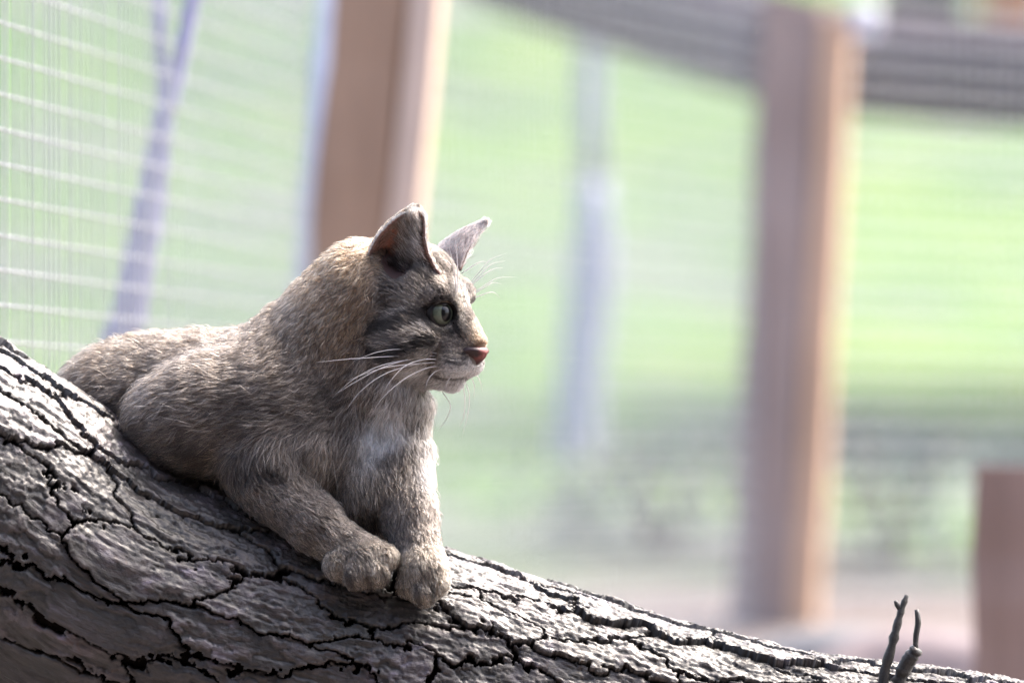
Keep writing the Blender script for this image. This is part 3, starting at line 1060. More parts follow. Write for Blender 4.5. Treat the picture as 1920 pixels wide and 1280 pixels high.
def ear_fur():
    for k, E in enumerate((E1, E2)):
        G, nn = E['G'], E['nn']
        n, m = E['n'], E['m']
        tang = np.gradient(G, axis=0); tang /= np.linalg.norm(tang, axis=-1, keepdims=True) + 1e-9
        r = np.random.default_rng(40 + k)
        def pick(cnt, lo_s, hi_s, lo_t, hi_t, power=1.0):
            s = (lo_s + (hi_s - lo_s) * r.random(cnt) ** power) * (n - 1.001); t = (lo_t + (hi_t - lo_t) * r.random(cnt)) * (m - 1.001)
            i, j = s.astype(int), t.astype(int)
            fs, ft = (s - i)[:, None], (t - j)[:, None]
            def bi(A): return (A[i, j] * (1 - fs) + A[i + 1, j] * fs) * (1 - ft) + (A[i, j + 1] * (1 - fs) + A[i + 1, j + 1] * fs) * ft
            return bi(G), bi(nn), bi(tang), s / (n - 1), t / (m - 1)
        # outside of the ear: short buff hair, far ear pinkish with light through it painted in
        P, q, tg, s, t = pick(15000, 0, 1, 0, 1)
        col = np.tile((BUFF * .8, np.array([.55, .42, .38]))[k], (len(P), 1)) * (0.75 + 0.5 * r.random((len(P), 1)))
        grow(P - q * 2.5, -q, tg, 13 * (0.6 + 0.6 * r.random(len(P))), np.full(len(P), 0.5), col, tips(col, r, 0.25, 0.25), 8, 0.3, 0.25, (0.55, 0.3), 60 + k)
        # pale rim
        for a0, a1 in ((0.0, 0.045), (0.955, 1.0)):
            P, q, tg, s, t = pick(2600, 0.05, 1, a0, a1)
            col = np.tile(WHITE * .85, (len(P), 1)) * (0.75 + 0.4 * r.random((len(P), 1)))
            side = np.where(t < 0.5, -1.0, 1.0)[:, None] * 0.45
            dv = np.gradient(G, axis=1); dvm = dv[(s * (n - 1)).astype(int), np.clip((t * (m - 1)).astype(int), 0, m - 1)]
            dvm = dvm / (np.linalg.norm(dvm, axis=1, keepdims=True) + 1e-9)
            grow(P, (dvm * np.sign(side)), tg, 9 * (0.6 + 0.6 * r.random(len(P))), np.full(len(P), 0.5), col, col, 8, 0.2, 0.25, (0.45, 0.2), 64 + k)
        P, q, tg, s, t = pick(1500, 0.955, 1.0, 0, 1)
        col = np.tile(WHITE * .7, (len(P), 1)) * (0.6 + 0.5 * r.random((len(P), 1)))
        grow(P, tg, q * (r.random((len(P), 1)) - .5) * .4 + tg * .1 + 1e-3, 11 * (0.5 + 0.7 * r.random(len(P))), np.full(len(P), 0.5), col, col, 8, 0.2, 0.5, (0.75, 0.2), 68 + k)
        # sparse short hair inside
        P, q, tg, s, t = pick(3200, 0, 0.97, 0.05, 0.95, 1.0)
        col = np.tile(np.array([.26, .19, .16]), (len(P), 1)) * (0.6 + 0.7 * r.random((len(P), 1)))
        grow(P + q * 2.4, q, tg, 11 * (0.6 + 0.7 * r.random(len(P))), np.full(len(P), 0.42), col, col, 8, 0.3, 0.3, (0.4, 0.2), 70 + k)
        # long tufts from the front edge and the floor of the cup
        P, q, tg, s, t = pick(2600, 0.02, 0.7, 0.66, 0.98, 1.2)
        dvm = np.tile((G[4, 0] - G[4, -1])[None], (len(P), 1)); dvm /= np.linalg.norm(dvm, axis=1, keepdims=True)
        col = np.where(r.random((len(P), 1)) < 0.62, GREY * 0.45, WHITE * .8) * (0.7 + 0.5 * r.random((len(P), 1)))
        grow(P + q * 2.4, q, tg * 0.9 + dvm * 0.5, 38 * (0.45 + 0.7 * r.random(len(P))), np.full(len(P), 0.55), col, col, 12, 0.6, 0.3, (0.75, 0.35), 74 + k)
        P, q, tg, s, t = pick(1300, 0.0, 0.22, 0.35, 0.95, 1.0)
        col = np.where(r.random((len(P), 1)) < 0.7, GREY * 0.25, WHITE * .35) * (0.7 + 0.5 * r.random((len(P), 1)))
        grow(P + q * 2.4, q, tg, 34 * (0.45 + 0.7 * r.random(len(P))), np.full(len(P), 0.55), col, col, 12, 0.5, 0.4, (0.9, 0.3), 78 + k)

coat_fur()
ear_fur()
SP = np.concatenate(STR_P); SR = np.concatenate(STR_R); SC = np.concatenate(STR_C); ST = np.concatenate(STR_T)
print('strands', len(SP))
cu = bpy.data.hair_curves.new('fur')
cu.add_curves([NP_] * len(SP))
wp = Wn(SP) - np.array(cat.location)
cu.attributes['position'].data.foreach_set('vector', wp.astype(np.float32).ravel())
ra = cu.attributes.get('radius') or cu.attributes.new('radius', 'FLOAT', 'POINT')
ra.data.foreach_set('value', (SR * S).astype(np.float32).ravel())
for nm, arr in (('coat', SC), ('tipcol', ST)):
    at = cu.attributes.new(nm, 'FLOAT_COLOR', 'CURVE')
    at.data.foreach_set('color', np.hstack([np.clip(arr, 0.005, 0.9), np.ones((len(arr), 1))]).astype(np.float32).ravel())
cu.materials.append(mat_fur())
fur = bpy.data.objects.new('fur', cu)
link(fur, cat)

# ------------------------------------------------------------------ eyes, nose, whiskers
def mat_eye():
    m, nt, p = new_mat('iris')
    tc = nt.nodes.new('ShaderNodeTexCoord')
    sep = nt.nodes.new('ShaderNodeSeparateXYZ'); nt.links.new(tc.outputs['Object'], sep.inputs[0])
    def mth(op, a, b=None):
        n = nt.nodes.new('ShaderNodeMath'); n.operation = op
        for i, v in enumerate((a, b)):
            if v is None: continue
            if isinstance(v, (int, float)): n.inputs[i].default_value = v
            else: nt.links.new(v, n.inputs[i])
        return n.outputs[0]
    k = 1.0 / (EYE_R * S)
    xx = mth('MULTIPLY', sep.outputs[0], k); yy = mth('MULTIPLY', sep.outputs[1], k)
    rr = mth('SQRT', mth('ADD', mth('MULTIPLY', xx, xx), mth('MULTIPLY', yy, yy)))
    ex = mth('MULTIPLY', xx, 1 / 0.45); ey = mth('MULTIPLY', yy, 1 / 0.62)
    pr = mth('SQRT', mth('ADD', mth('MULTIPLY', ex, ex), mth('MULTIPLY', ey, ey)))
    iris = ramp(nt, [(0.0, (0.26, 0.28, 0.19)), (0.45, (0.22, 0.25, 0.175)), (0.78, (0.12, 0.14, 0.10)), (0.88, (0.015, 0.015, 0.015)), (1, (0.02, 0.02, 0.02))], rr)
    n = noise_node(nt, 900, 3, 0.6, tc.outputs['Object'])
    iv = ramp(nt, [(0.3, (0.8, 0.8, 0.8)), (0.7, (1.15, 1.15, 1.15))], n.outputs[0])
    c = mix(nt, iris.outputs[0], iv.outputs[0], 1.0, 'MULTIPLY')
    pf = ramp(nt, [(0.88, (1, 1, 1)), (1.0, (0, 0, 0))], pr)
    c = mix(nt, c, (0.008, 0.008, 0.009), pf.outputs[0])
    nt.links.new(c, p.inputs['Base Color'])
    p.inputs['Roughness'].default_value = 0.4
    p.inputs['Coat Weight'].default_value = 0.8
    p.inputs['Coat Roughness'].default_value = 0.04
    p.inputs['Specular IOR Level'].default_value = 0.1
    return m

iris_m = mat_eye()
lid_m = mat_simple('eyelid', (0.022, 0.018, 0.017), 0.45, 0, 0.3, 200)
def wdir(v):
    return Vector((v[0], v[2], -v[1])).normalized()
for e in EYES:
    gaze = wdir(e['out'] * 0.8 + HEAD_AX[0] * 0.3)
    outw = wdir(e['out'])
    bm = bmesh.new()
    bmesh.ops.create_uvsphere(bm, u_segments=40, v_segments=28, radius=EYE_R * S)
    me = bpy.data.meshes.new('eye'); bm.to_mesh(me); bm.free()
    me.polygons.foreach_set('use_smooth', np.ones(len(me.polygons), dtype=bool))
    me.materials.append(iris_m)
    o = bpy.data.objects.new('eye', me)
    zax = gaze; yax = (Vector((0, 0, 1)) - zax * zax.z).normalized(); xax = yax.cross(zax)
    o.matrix_world = Matrix(((xax.x, yax.x, zax.x, 0), (xax.y, yax.y, zax.y, 0), (xax.z, yax.z, zax.z, 0), (0, 0, 0, 1)))
    o.location = W(*e['c']) - cat.location
    link(o, cat)
    # lids: a shell with an almond opening around the ball
    z2 = outw; y2 = (Vector((0, 0, 1)) - z2 * z2.z).normalized(); x2 = y2.cross(z2)
    if e['s'] > 0:
        x2 = -x2                                              # towards the nose on both sides
    V, F = [], []
    nn_, rings = 48, 7
    cen = W(*e['c'])
    for k in range(nn_):
        a = 2 * math.pi * k / nn_
        ca_, sa_ = math.cos(a), math.sin(a)
        ang = (31 if sa_ > 0 else 50) * abs(sa_) ** 0.8 + 56 * abs(ca_) ** 1.5 * (1 - 0.35 * abs(sa_))
        ang = min(ang, 58) * 0.93
        ang += 10 * max(0, math.cos(a + 0.55)) ** 10          # inner corner reaches down towards the nose
        for j in range(rings):
            q = j / (rings - 1)
            th = math.radians(ang + (82 - ang) * q)
            rr = (EYE_R + (2.6 if j else 0.4) + (1.0 if j == 1 else 0)) * S
            dirv = (x2 * ca_ + y2 * sa_) * math.sin(th) + z2 * math.cos(th)
            V.append(cen + dirv * rr)
    for k in range(nn_):
        k2 = (k + 1) % nn_
        for j in range(rings - 1):
            F.append((k * rings + j, k2 * rings + j, k2 * rings + j + 1, k * rings + j + 1))
    mesh_np('eyelid', np.array(V), F, lid_m, cat)

def build_nose():
    m, nt, p = new_mat('nose_leather')
    n = noise_node(nt, 420, 3, 0.6, geo_pos(nt))
    r = ramp(nt, [(0.3, (0.20, 0.05, 0.046)), (0.7, (0.32, 0.095, 0.085))], n.outputs[0])
    a = nt.nodes.new('ShaderNodeAttribute'); a.attribute_name = 'edge'
    c = mix(nt, r.outputs[0], (0.035, 0.022, 0.022), a.outputs['Fac'])
    nt.links.new(c, p.inputs['Base Color'])
    p.inputs['Roughness'].default_value = 0.32
    bump(nt, p, n.outputs[0], 0.3, 0.0006)
    nu, nv = 32, 20
    V, ed = [], []
    for i in range(nv + 1):
        v = i / nv
        th = math.pi * v
        for k in range(nu):
            a_ = 2 * math.pi * k / nu
            l = math.sin(th) * math.cos(a_); u = math.sin(th) * math.sin(a_); f = math.cos(th)
            wid = 34 * (0.26 + 0.70 * sstep(-1.0, 0.35, np.array(u)))            # heart shape, narrow below
            ff = 140 + 25 * f - 5 * max(0, -u)
            uu = -91 + (17 if u > 0 else 25) * u
            ll = wid * l
            # nostrils
            nd = math.hypot((abs(ll) - 15) / 7, (uu + 95) / 6.0)
            dent = max(0, 1 - nd) if f > 0 else 0
            ff -= 7 * dent
            groove = max(0, 1 - abs(ll) / 2.0) * (1 if uu < -92 and f > 0 else 0)
            ff -= 1.6 * groove
            V.append(hd(ff, ll, uu))
            e_ = max(dent * 1.8, float(sstep(9, 19, np.array(abs(ll)))) * 0.95, float(sstep(8, 15, np.array(uu + 91))) * 0.75, float(sstep(-10, -18, np.array(uu + 91))) * 0.85)
            ed.append(min(1, e_))
    F = []
    for i in range(nv):
        for k in range(nu):
            k2 = (k + 1) % nu
            F.append((i * nu + k, (i + 1) * nu + k, (i + 1) * nu + k2, i * nu + k2))
    o = mesh_np('nose', Wn(np.array(V)), F, m, cat)
    at = o.data.attributes.new('edge', 'FLOAT', 'POINT')
    at.data.foreach_set('value', np.array(ed, dtype=np.float32))

build_nose()

whisk_m, nt_, p_ = new_mat('whisker')
p_.inputs['Base Color'].default_value = (0.86, 0.83, 0.84, 1)
p_.inputs['Roughness'].default_value = 0.35
tr_ = nt_.nodes.new('ShaderNodeBsdfTranslucent'); tr_.inputs[0].default_value = (0.9, 0.88, 0.88, 1)
mx_ = nt_.nodes.new('ShaderNodeMixShader'); mx_.inputs[0].default_value = 0.35
nt_.links.new(p_.outputs[0], mx_.inputs[1]); nt_.links.new(tr_.outputs[0], mx_.inputs[2]); nt_.links.new(mx_.outputs[0], nt_.nodes['Material Output'].inputs[0])

WH = [  # near side of the muzzle
    [(826, 665, -132), (790, 660, -152), (745, 657, -172), (705, 664, -190), (668, 679, -205)],
    [(822, 669, -132), (760, 669, -160), (690, 673, -185), (640, 677, -200), (596, 682, -210)],
    [(818, 675, -132), (770, 676, -158), (715, 688, -185), (668, 712, -205), (637, 738, -215)],
    [(822, 675, -132), (775, 675, -160), (720, 691, -190), (670, 718, -208), (632, 741, -218)],
    [(824, 680, -132), (780, 684, -160), (730, 690, -190), (690, 702, -205), (655, 716, -214)],
    [(826, 681, -132), (775, 686, -160), (722, 704, -192), (680, 735, -210), (653, 770, -218)],
    [(828, 676, -132), (795, 676, -160), (762, 688, -185), (738, 712, -200), (723, 735, -208)],
    [(830, 686, -132), (795, 694, -158), (755, 716, -185), (718, 750, -202), (697, 784, -210)],
    [(836, 693, -132), (818, 698, -150), (805, 712, -162), (799, 730, -168)],
    [(856, 693, -132), (848, 705, -142), (840, 718, -148), (836, 732, -150)],
    # far side and chin
    [(890, 700, -70), (897, 708, -60), (902, 720, -52), (904, 735, -48)],
    [(872, 714, -85), (880, 740, -75), (878, 775, -65), (866, 822, -55)],
    [(866, 718, -85), (872, 745, -75), (870, 780, -70), (862, 800, -66)],
    [(884, 708, -75), (890, 725, -65), (888, 748, -58)],
    [(830, 735, -100), (845, 760, -90), (838, 785, -84), (822, 808, -80)],
    # brow hairs
    [(878, 536, -70), (903, 507, -62), (920, 488, -52), (950, 475, -40)],
    [(880, 538, -70), (905, 512, -60), (922, 496, -48), (947, 490, -36)],
    [(880, 540, -68), (908, 516, -58), (926, 505, -46), (942, 503, -38)],
    [(882, 554, -66), (912, 534, -56), (934, 522, -44), (965, 520, -30)],
    [(883, 556, -66), (912, 538, -58), (925, 531, -50), (940, 533, -42)],
    [(885, 562, -66), (915, 550, -56), (928, 550, -48), (938, 560, -42)],
    [(866, 514, -70), (892, 497, -64), (904, 492, -58), (914, 493, -52)],
    [(856, 560, -128), (855, 530, -140), (850, 495, -150), (842, 462, -156)],
    [(858, 552, -126), (859, 520, -138), (858, 485, -146), (855, 452, -152)],
    [(847, 500, -118), (838, 492, -128), (828, 490, -134)],
]
for w_ in WH:
    cp = spline(w_, 18)
    V_, F_ = tube_geo([W(*q) for q in cp], np.interp(np.linspace(0, 1, 18), [0, 0.5, 1], [0.95, 0.75, 0.15]) * S, 6)
    mesh_np('whisker', np.array(V_), F_, whisk_m, cat)

# ------------------------------------------------------------------ enclosure: posts, poles, wire mesh
def box_between(name, p0, p1, wx, wy, rotz, mat, parent=None, bev=0.004, wob=0.0):
    """a squared timber from p0 (bottom) to p1 (top)"""
    p0, p1 = Vector(p0), Vector(p1)
    ax = (p1 - p0); L = ax.length
    bm = bmesh.new()
    nz = 10
    ring = []
    for i in range(nz + 1):
        z = L * i / nz
        dx = wob * math.sin(i * 1.7 + wx * 50); dy = wob * math.cos(i * 2.3)
        ring.append([bm.verts.new((sx * wx / 2 + dx, sy * wy / 2 + dy, z)) for sx, sy in ((-1, -1), (1, -1), (1, 1), (-1, 1))])
    for i in range(nz):
        for k in range(4):
            k2 = (k + 1) % 4
            bm.faces.new((ring[i][k], ring[i][k2], ring[i + 1][k2], ring[i + 1][k]))
    bm.faces.new(ring[0][::-1]); bm.faces.new(ring[-1])
    eg = [e for e in bm.edges if abs(e.verts[0].co.z - e.verts[1].co.z) > 1e-4 or len([f for f in e.link_faces if abs(f.normal.z) > 0.9]) == 1]
    bm.normal_update()
    bmesh.ops.bevel(bm, geom=eg, offset=bev, segments=2, affect='EDGES', profile=0.6)
    me = bpy.data.meshes.new(name); bm.to_mesh(me); bm.free()
    me.materials.append(mat)
    o = bpy.data.objects.new(name, me)
    q = ax.to_track_quat('Z', 'Y') @ Matrix.Rotation(0, 3, 'Z').to_quaternion()
    o.rotation_mode = 'QUATERNION'
    base = Vector((0, 0, 1)).rotation_difference(ax.normalized())
    o.rotation_quaternion = base @ Matrix.Rotation(rotz, 3, 'Z').to_quaternion()
    o.location = p0 - (parent.location if parent else Vector())
    return link(o, parent)

post_m = mat_wood('post_wood', (0.50, 0.33, 0.225), (0.36, 0.23, 0.155))
post2_m = mat_wood('post_wood_grey', (0.46, 0.365, 0.33), (0.33, 0.255, 0.23))
post3_m = mat_wood('post_wood_red', (0.44, 0.30, 0.245), (0.33, 0.22, 0.175))
galv_m = mat_simple('galvanised', (0.62, 0.63, 0.70), 0.42, 0.35, 0.12, 60)
pole_m = mat_simple('pale_pole', (0.42, 0.42, 0.60), 0.6, 0.0, 0.15, 40)
pole2_m = mat_simple('painted_post', (0.46, 0.46, 0.62), 0.55, 0.0, 0.12, 30)
dark_m = mat_bark('dark_bark', 0.55)
wire_m = mat_simple('wire', (0.66, 0.67, 0.70), 0.38, 0.5, 0.1, 100)

def down(pt, sl):
    """follow a lean down to the ground: sl = x shift per metre of height"""
    pt = Vector(pt)
    z = gz(pt.x, pt.y) - 0.12
    return Vector((pt.x - sl * (pt.z - z), pt.y, z))

# left post, leaning, with a batten and a galvanised upright fixed beside it
def post(name_label, top, bot, wdt, rot, mat, bat=None, batw=0.028, batmat=None):
    sl = (top.x - bot.x) / (top.z - bot.z)
    d = down(bot, sl)
    root = empty('fence_post', d)
    tag(root, name_label, 'post', 'timber posts of the enclosure')
    box_between('timber', d, top, wdt, wdt, rot, mat, root, 0.005, 0.002)
    if bat is not None:
        off = Vector((wdt / 2 + batw / 2 + 0.002, -0.012, 0))
        off.rotate(Matrix.Rotation(rot, 3, 'Z'))
        box_between('batten', d + off, top + off - Vector((0, 0, 0.015)), batw, 0.045, rot, batmat, root, 0.003, 0.001)
    return root
batten_m = mat_wood('batten_wood', (0.84, 0.66, 0.54), (0.70, 0.53, 0.42))
batten2_m = mat_wood('batten_wood_orange', (0.80, 0.55, 0.38), (0.66, 0.44, 0.30))
zl = 7.9
post('leaning brown timber post standing directly behind the cat', B(728, -260, zl), B(640, 620, zl), 0.070, math.radians(-8), post_m, True, 0.027, batten_m)
t2 = B(642, -260, zl - 0.02); b2 = B(560, 620, zl - 0.02)
sl2 = (t2.x - b2.x) / (t2.z - b2.z)
V, F = tube_geo([down(b2, sl2), b2, t2], [0.0105] * 3, 14)
o = mesh_np('metal_upright', np.array(V), F, galv_m)
tag(o, 'pale galvanised upright running up the near side of the leaning post', 'upright')

# right post
zr = 9.6
post('tall grey-brown timber post with an orange-tan batten, under the dark bough', B(1492, 14, zr), B(1430, 1130, zr), 0.068, math.radians(-10), post2_m, True, 0.030, batten2_m)
# pale cap on its top
bm = bmesh.new()
prof = [(0.0, -0.020), (0.014, -0.020), (0.019, -0.012), (0.012, -0.004), (0.019, 0.004), (0.017, 0.014), (0.008, 0.020), (0.0, 0.021)]
ns = 20
rows = [[bm.verts.new((r * math.cos(2 * math.pi * k / ns), r * math.sin(2 * math.pi * k / ns), z)) for k in range(ns)] for r, z in prof[1:-1]]
for a, b in zip(rows[:-1], rows[1:]):
    for k in range(ns):
        bm.faces.new((a[k], a[(k + 1) % ns], b[(k + 1) % ns], b[k]))
bm.faces.new(rows[0][::-1]); bm.faces.new(rows[-1])
me = bpy.data.meshes.new('insulator'); bm.to_mesh(me); bm.free()
me.polygons.foreach_set('use_smooth', np.ones(len(me.polygons), dtype=bool))
me.materials.append(mat_simple('porcelain', (0.72, 0.72, 0.80), 0.25, 0, 0.05))
io = bpy.data.objects.new('insulator', me)
io.location = B(1622, 42, zr - 0.05)
link(io)
tag(io, 'small pale blue-white rounded knob beside the top of the grey-brown post', 'insulator')

# short post at the right edge
zs = 7.6
post('short reddish brown timber post cut by the edge of the picture', B(1912, 872, zs), B(1908, 1290, zs), 0.072, math.radians(-14), post3_m)

# forked pale pole
zf = 7.0
def poly_tube(name, pts, rr, n, mat, parent=None, seg=12):
    cp = spline([tuple(p) for p in pts], n)
    V, F = tube_geo([Vector(p) for p in cp], np.interp(np.linspace(0, 1, n), np.linspace(0, 1, len(rr)), rr), seg)
    return mesh_np(name, np.array(V), F, mat, parent)
b0 = B(205, 760, zf)
fb = Vector((b0.x - 0.06, b0.y, gz(b0.x - 0.06, b0.y) - 0.08))
fo = empty('forked_pole', fb)
tag(fo, 'pale lavender-grey forked pole leaning behind the wire mesh', 'pole')
poly_tube('trunk', [fb, B(205, 760, zf), B(240, 600, zf), B(278, 400, zf), B(312, 190, zf)], [0.0165, 0.016, 0.015, 0.013, 0.008], 24, pole_m, fo)
poly_tube('fork', [B(310, 215, zf), B(303, 110, zf), B(298, 0, zf), B(296, -160, zf)], [0.0075, 0.006, 0.0055, 0.005], 12, pole_m, fo)
poly_tube('fork', [B(312, 215, zf), B(338, 110, zf), B(362, 0, zf), B(395, -160, zf)], [0.008, 0.0065, 0.006, 0.0055], 12, pole_m, fo)

# painted slim post further back with a thicker lower sleeve
zb = 11.5
t = B(1112, 340, zb); b = B(1065, 1100, zb)
sl = (t.x - b.x) / (t.z - b.z)
base = down(b, sl)
so = empty('slim_post', base)
tag(so, 'pale blue slim post beyond the mesh, thinner above its sleeve', 'post')
poly_tube('sleeve', [base, b, (b + t) / 2, t - Vector((0, 0, .12)), t], [0.030, 0.031, 0.032, 0.031, 0.020], 16, pole2_m, so, 16)
tt = B(1098, -250, zb)
poly_tube('mast', [t - Vector((0, 0, .02)), (t + tt) / 2, tt], [0.018] * 3, 6, mat_simple('mast_grey', (0.44, 0.44, 0.55), 0.6, 0.0, 0.1), so, 12)

# dark climbing bough across the top
zc = 10.6
bo = empty('climbing_bough', B(980, -60, zc))
tag(bo, 'dark weathered bough sloping across behind the tall grey-brown post', 'bough')
pts = [B(480, -370, zc), B(760, -230, zc), B(960, -84, zc + .02), B(1180, -2, zc + .04), B(1400, 72, zc + .08), B(1600, 114, zc + .08), B(1920, 145, zc), B(2200, 160, zc), B(2560, 210, zc)]
poly_tube('branch', pts, [0.070, 0.070, 0.071, 0.069, 0.070, 0.068, 0.066, 0.062, 0.05], 60, mat_simple('bough_bark', (0.06, 0.045, 0.06), 0.85, 0, 0.45, 14, 0.2), bo, 18)
pk = B(2430, 220, zc)
poly_tube('prop', [Vector((pk.x, pk.y, gz(pk.x, pk.y) - .05)), pk], [0.03, 0.026], 8, dark_m, bo, 12)
pk = B(560, -270, zc)

# wooden shelter seen in the upper corner
def shelter():
    z0 = 12.2
    c = B(1900, 40, z0)
    g = gz(c.x + .5, c.y)
    so = empty('wooden_shelter', (c.x + 0.5, c.y + .3, g))
    tag(so, 'dark wooden shelter in the upper corner beyond the bough', 'shelter')
    dk = mat_wood('shelter_board', (0.055, 0.045, 0.05), (0.03, 0.025, 0.028))
    rf = mat_wood('shelter_roof', (0.10, 0.085, 0.09), (0.06, 0.05, 0.055))
    x0 = B(1650, 0, z0).x; zb_ = B(0, 62, z0).z; zt = B(0, -250, z0).z
    nb = 11
    bw = 0.12
    for k in range(nb):
        x = x0 + bw / 2 + k * (bw + 0.012)
        if k == 1:
            continue
        box_between('wall_board', (x, c.y, zb_ - 0.004 * (k % 3)), (x, c.y, zt), bw, 0.022, 0, dk, so, 0.002, 0)
    for k, xx in enumerate((x0 + 0.34, x0 + nb * (bw + .012) - 0.04)):
        box_between('leg', (xx, c.y + 0.04, g - 0.1), (xx, c.y + 0.04, zb_ + 0.1), 0.06, 0.06, 0, dk, so, 0.003, 0)
        box_between('leg', (xx, c.y + 0.84, g - 0.1), (xx, c.y + 0.84, zt), 0.06, 0.06, 0, dk, so, 0.003, 0)
    V = np.array([(x0 - .1, c.y - .12, zt), (x0 + 1.6, c.y - .12, zt), (x0 + 1.6, c.y + 1.0, zt + .25), (x0 - .1, c.y + 1.0, zt + .25)])
    V = np.vstack([V, V + [0, 0, .03]])
    mesh_np('roof', V, [(3, 2, 1, 0), (4, 5, 6, 7), (0, 1, 5, 4), (1, 2, 6, 5), (2, 3, 7, 6), (3, 0, 4, 7)], rf, so, False)
    box_between('floor_board', (x0, c.y + .42, zb_), (x0 + 1.45, c.y + .42, zb_), 0.05, 0.8, 0, dk, so, 0.002, 0)
    # terracotta pot hung on its wall
    pc = B(1893, 12, z0 - 0.12)
    prof = [(0.0, -0.05), (0.036, -0.05), (0.048, 0.03), (0.054, 0.03), (0.055, 0.05), (0.047, 0.05), (0.040, 0.0), (0.0, -0.01)]
    bm = bmesh.new(); ns = 20
    rows = [[bm.verts.new((r * math.cos(2 * math.pi * k / ns), r * math.sin(2 * math.pi * k / ns), z)) for k in range(ns)] for r, z in prof[1:-1]]
    for a, b in zip(rows[:-1], rows[1:]):
        for k in range(ns):
            bm.faces.new((a[k], a[(k + 1) % ns], b[(k + 1) % ns], b[k]))
    bm.faces.new(rows[0][::-1]); bm.faces.new(rows[-1])
    me = bpy.data.meshes.new('pot'); bm.to_mesh(me); bm.free()
    me.materials.append(mat_simple('terracotta', (0.55, 0.20, 0.09), 0.8))
    po = bpy.data.objects.new('hanging_pot', me); po.location = pc
    link(po)
    tag(po, 'orange-brown pot hanging on the dark shelter in the upper corner', 'pot')
shelter()

# wire mesh panels: every wire its own part, sharing one mesh
cyl_bm = bmesh.new()
bmesh.ops.create_cone(cyl_bm, cap_ends=True, segments=8, radius1=1, radius2=1, depth=1)
wire_me = bpy.data.meshes.new('wire'); cyl_bm.to_mesh(wire_me); cyl_bm.free()
wire_me.polygons.foreach_set('use_smooth', np.ones(len(wire_me.polygons), dtype=bool))
wire_me.materials.append(wire_m)

def wire(p0, p1, r, parent):
    p0, p1 = Vector(p0), Vector(p1)
    o = bpy.data.objects.new('wire', wire_me)
    o.rotation_mode = 'QUATERNION'
    o.rotation_quaternion = Vector((0, 0, 1)).rotation_difference((p1 - p0).normalized())
    o.scale = (r, r, (p1 - p0).length)
    o.location = (p0 + p1) / 2 - parent.location
    C.objects.link(o); o.parent = parent

def panel(label, a, b, ztop, zlow, pitch=0.0254, r=0.0008, group='wire mesh panels of the enclosure'):
    """a, b = (x, y) ends of the panel in plan"""
    a, b = Vector((*a, 0)), Vector((*b, 0))
    L = (b - a).length
    d = (b - a) / L
    nrm = Vector((-d.y, d.x, 0)) * r * 2.3
    root = empty('wire_mesh_panel', (a.x, a.y, zlow))
    tag(root, label, 'mesh panel', group)
    nv = int(L / pitch)
    for k in range(nv + 1):
        p = a + d * (k * pitch + random.uniform(-.0012, .0012))
        wire((p.x, p.y, zlow), (p.x + random.uniform(-.001, .001), p.y, ztop), r, root)
    nh = int((ztop - zlow) / pitch)
    for k in range(nh + 1):
        z = zlow + k * pitch
        wire(a + nrm + Vector((0, 0, z)), b + nrm + Vector((0, 0, z + random.uniform(-.002, .002))), r * 1.35, root)

pA = B(0, 0, 6.1); pB = B(500, 0, 7.5)
dv = Vector((pB.x - pA.x, pB.y - pA.y)); dv.normalize()
corner = B(586, 0, 7.84)
st = Vector((pA.x, pA.y)) - dv * 0.9
panel('wire mesh panel running back from the left edge to the leaning post', st, (corner.x, corner.y), HC + 0.50, HC - 0.42, 0.0254, 0.0009)
c2 = B(1440, 0, 9.62)
panel('wire mesh panel between the leaning post and the tall grey-brown post', (corner.x + 0.02, corner.y + 0.05), (c2.x, c2.y), HC + 0.62, HC - 0.26, 0.0254, 0.0008)
c3 = B(1560, 0, 9.64); c4 = B(2250, 0, 10.4)
panel('wire mesh panel on the far side of the tall grey-brown post', (c3.x, c3.y), (c4.x, c4.y), HC + 0.62, HC - 0.22, 0.0254, 0.0008)

# ------------------------------------------------------------------ beyond the fence: stones, shrubs, log on the soil
stone_m = mat_simple('stone', (0.2, 0.2, 0.21), 0.85, 0, 0.3, 8)
def stone(px, py, z, r, label, sq=(1, .8, .7), seed=0, mat=None):
    rr = random.Random(seed)
    bm = bmesh.new()
    bmesh.ops.create_icosphere(bm, subdivisions=3, radius=1)
    for v in bm.verts:
        c = v.co
        k = 1 + 0.18 * math.sin(3.1 * c.x + seed) * math.cos(2.7 * c.y + seed * 2) + 0.12 * math.sin(5.3 * c.z + seed * 3 + 2 * c.x) + rr.uniform(-.02, .02)
        v.co = Vector((c.x * r * sq[0] * k, c.y * r * sq[1] * k, c.z * r * sq[2] * k))
    me = bpy.data.meshes.new('stone'); bm.to_mesh(me); bm.free()
    me.materials.append(mat or stone_m)
    me.polygons.foreach_set('use_smooth', np.ones(len(me.polygons), dtype=bool))
    o = bpy.data.objects.new('stone', me)
    p = B(px, py, z)
    o.location = (p.x, p.y, gz(p.x, p.y) + r * sq[2] * 0.35)
    link(o)
    tag(o, label, 'stone', 'stones on the slope')

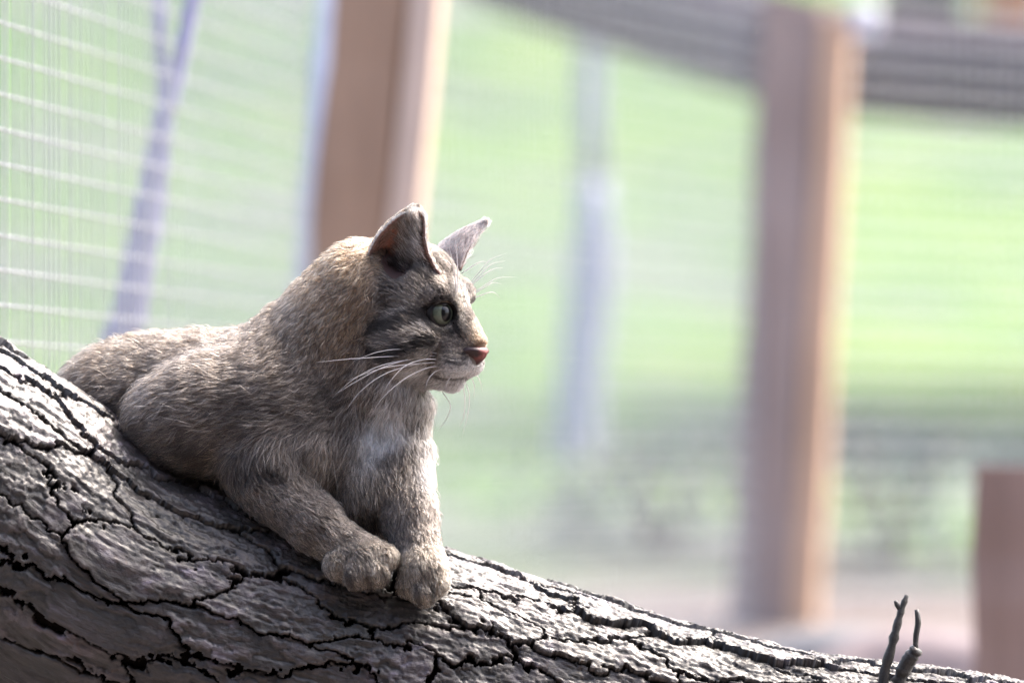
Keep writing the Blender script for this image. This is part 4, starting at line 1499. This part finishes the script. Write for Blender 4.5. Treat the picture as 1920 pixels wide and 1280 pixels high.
leaf_ms = [mat_simple('leaf_dark', (0.085, 0.12, 0.075), 0.6, 0, 0.3, 5), mat_simple('leaf_bright', (0.16, 0.25, 0.055), 0.55, 0, 0.3, 5), mat_simple('leaf_grey', (0.30, 0.34, 0.30), 0.6, 0, 0.3, 5)]
stem_m = mat_simple('stem', (0.12, 0.09, 0.07), 0.8)
def shrub(px, z, w, h, label, kind=0, seed=0, n=900):
    r = np.random.default_rng(seed)
    p = B(px, 800, z)
    g = gz(p.x, p.y)
    root = empty('shrub', (p.x, p.y, g))
    tag(root, label, 'shrub', 'shrubs beyond the wire mesh')
    for k in range(5):
        a = 2 * math.pi * k / 5 + seed
        poly_tube('stem', [(p.x, p.y, g - .03), (p.x + .12 * w * math.cos(a), p.y + .12 * w * math.sin(a), g + .4 * h), (p.x + .32 * w * math.cos(a + .4), p.y + .32 * w * math.sin(a + .4), g + .82 * h)], [.005, .004, .002], 8, stem_m, root, 6)
    cl = r.normal(size=(16, 3)); cl /= np.linalg.norm(cl, axis=1, keepdims=True)
    cl *= (r.random((16, 1)) ** .5) * np.array([.5 * w, .5 * w, .42 * h])
    k = r.integers(0, 16, n)
    c = cl[k] + r.normal(size=(n, 3)) * np.array([.14 * w, .14 * w, .13 * h]) + np.array([p.x, p.y, g + .34 * h])
    d1 = r.normal(size=(n, 3)); d1 /= np.linalg.norm(d1, axis=1, keepdims=True)
    d2 = np.cross(d1, r.normal(size=(n, 3))); d2 /= np.linalg.norm(d2, axis=1, keepdims=True)
    ls = .010 + .008 * r.random((n, 1))
    V = np.stack([c - d1 * ls, c + d2 * ls * .4, c + d1 * ls, c - d2 * ls * .4], 1).reshape(-1, 3)
    F = np.arange(4 * n).reshape(n, 4)
    mesh_np('foliage', V, F, leaf_ms[kind], root, False)

shrub(1235, 10.6, 0.36, 0.17, 'low grey-green shrub between the slim post and the tall grey-brown post', 2, 3, 420)
shrub(1660, 10.5, 0.34, 0.20, 'grey-green shrub just past the tall grey-brown post', 2, 4, 420)
stone(1600, 1180, 8.4, 0.10, 'rounded grey stone at the foot of the tall grey-brown post', (1.5, 1, .6), 1)
stone(1440, 1190, 8.0, 0.09, 'flat pale stone lying behind the log, below the tall post', (1.9, 1, .45), 2, mat_simple('pale_stone', (0.24, 0.21, 0.195), 0.9, 0, 0.2, 10))
stone(1790, 1200, 8.3, 0.11, 'pinkish stone behind the two twigs', (1.6, 1, .5), 3, mat_simple('pink_stone', (0.22, 0.18, 0.185), 0.9, 0, 0.2, 10))

# ------------------------------------------------------------------ unseen timber hide added around the camera; its roof and walls shade the near side
def shade_hide():
    root = empty('added_shade_hide', (0, -7.2, gz(0, -7.2)))
    tag(root, 'unseen dark timber hide around the camera, out of the picture', 'shade_hide')
    dk = mat_wood('shade_board', (0.07, 0.055, 0.045), (0.04, 0.03, 0.025))
    rf = HC + 1.15
    def slab(name, x0, x1, y0, y1, z0, z1):
        V = np.array([(x, y, z) for z in (z0, z1) for y in (y0, y1) for x in (x0, x1)])
        mesh_np(name, V, [(0, 2, 3, 1), (4, 5, 7, 6), (0, 1, 5, 4), (2, 6, 7, 3), (0, 4, 6, 2), (1, 3, 7, 5)], dk, root, False)
    for k in range(21):                                       # boarded roof
        slab('roof_board', -3.0, 3.0, -7.6 + k * 0.3, -7.6 + k * 0.3 + 0.292, rf - 0.004 * (k % 2), rf + 0.022)
    for k in range(24):                                       # back wall
        slab('wall_board', -3.0 + k * 0.25, -3.0 + k * 0.25 + 0.243, -7.62, -7.60, HC - 1.2, rf - 0.01)
    for s in (-1, 1):
        for k in range(19):
            slab('wall_board', s * 3.0 - 0.011, s * 3.0 + 0.011, -7.58 + k * 0.3, -7.58 + k * 0.3 + 0.292, HC - 1.2, rf - 0.01)
        slab('corner_post', s * 2.9 - .05, s * 2.9 + .05, -2.62, -2.52, HC - 1.2, rf - 0.005)
shade_hide()
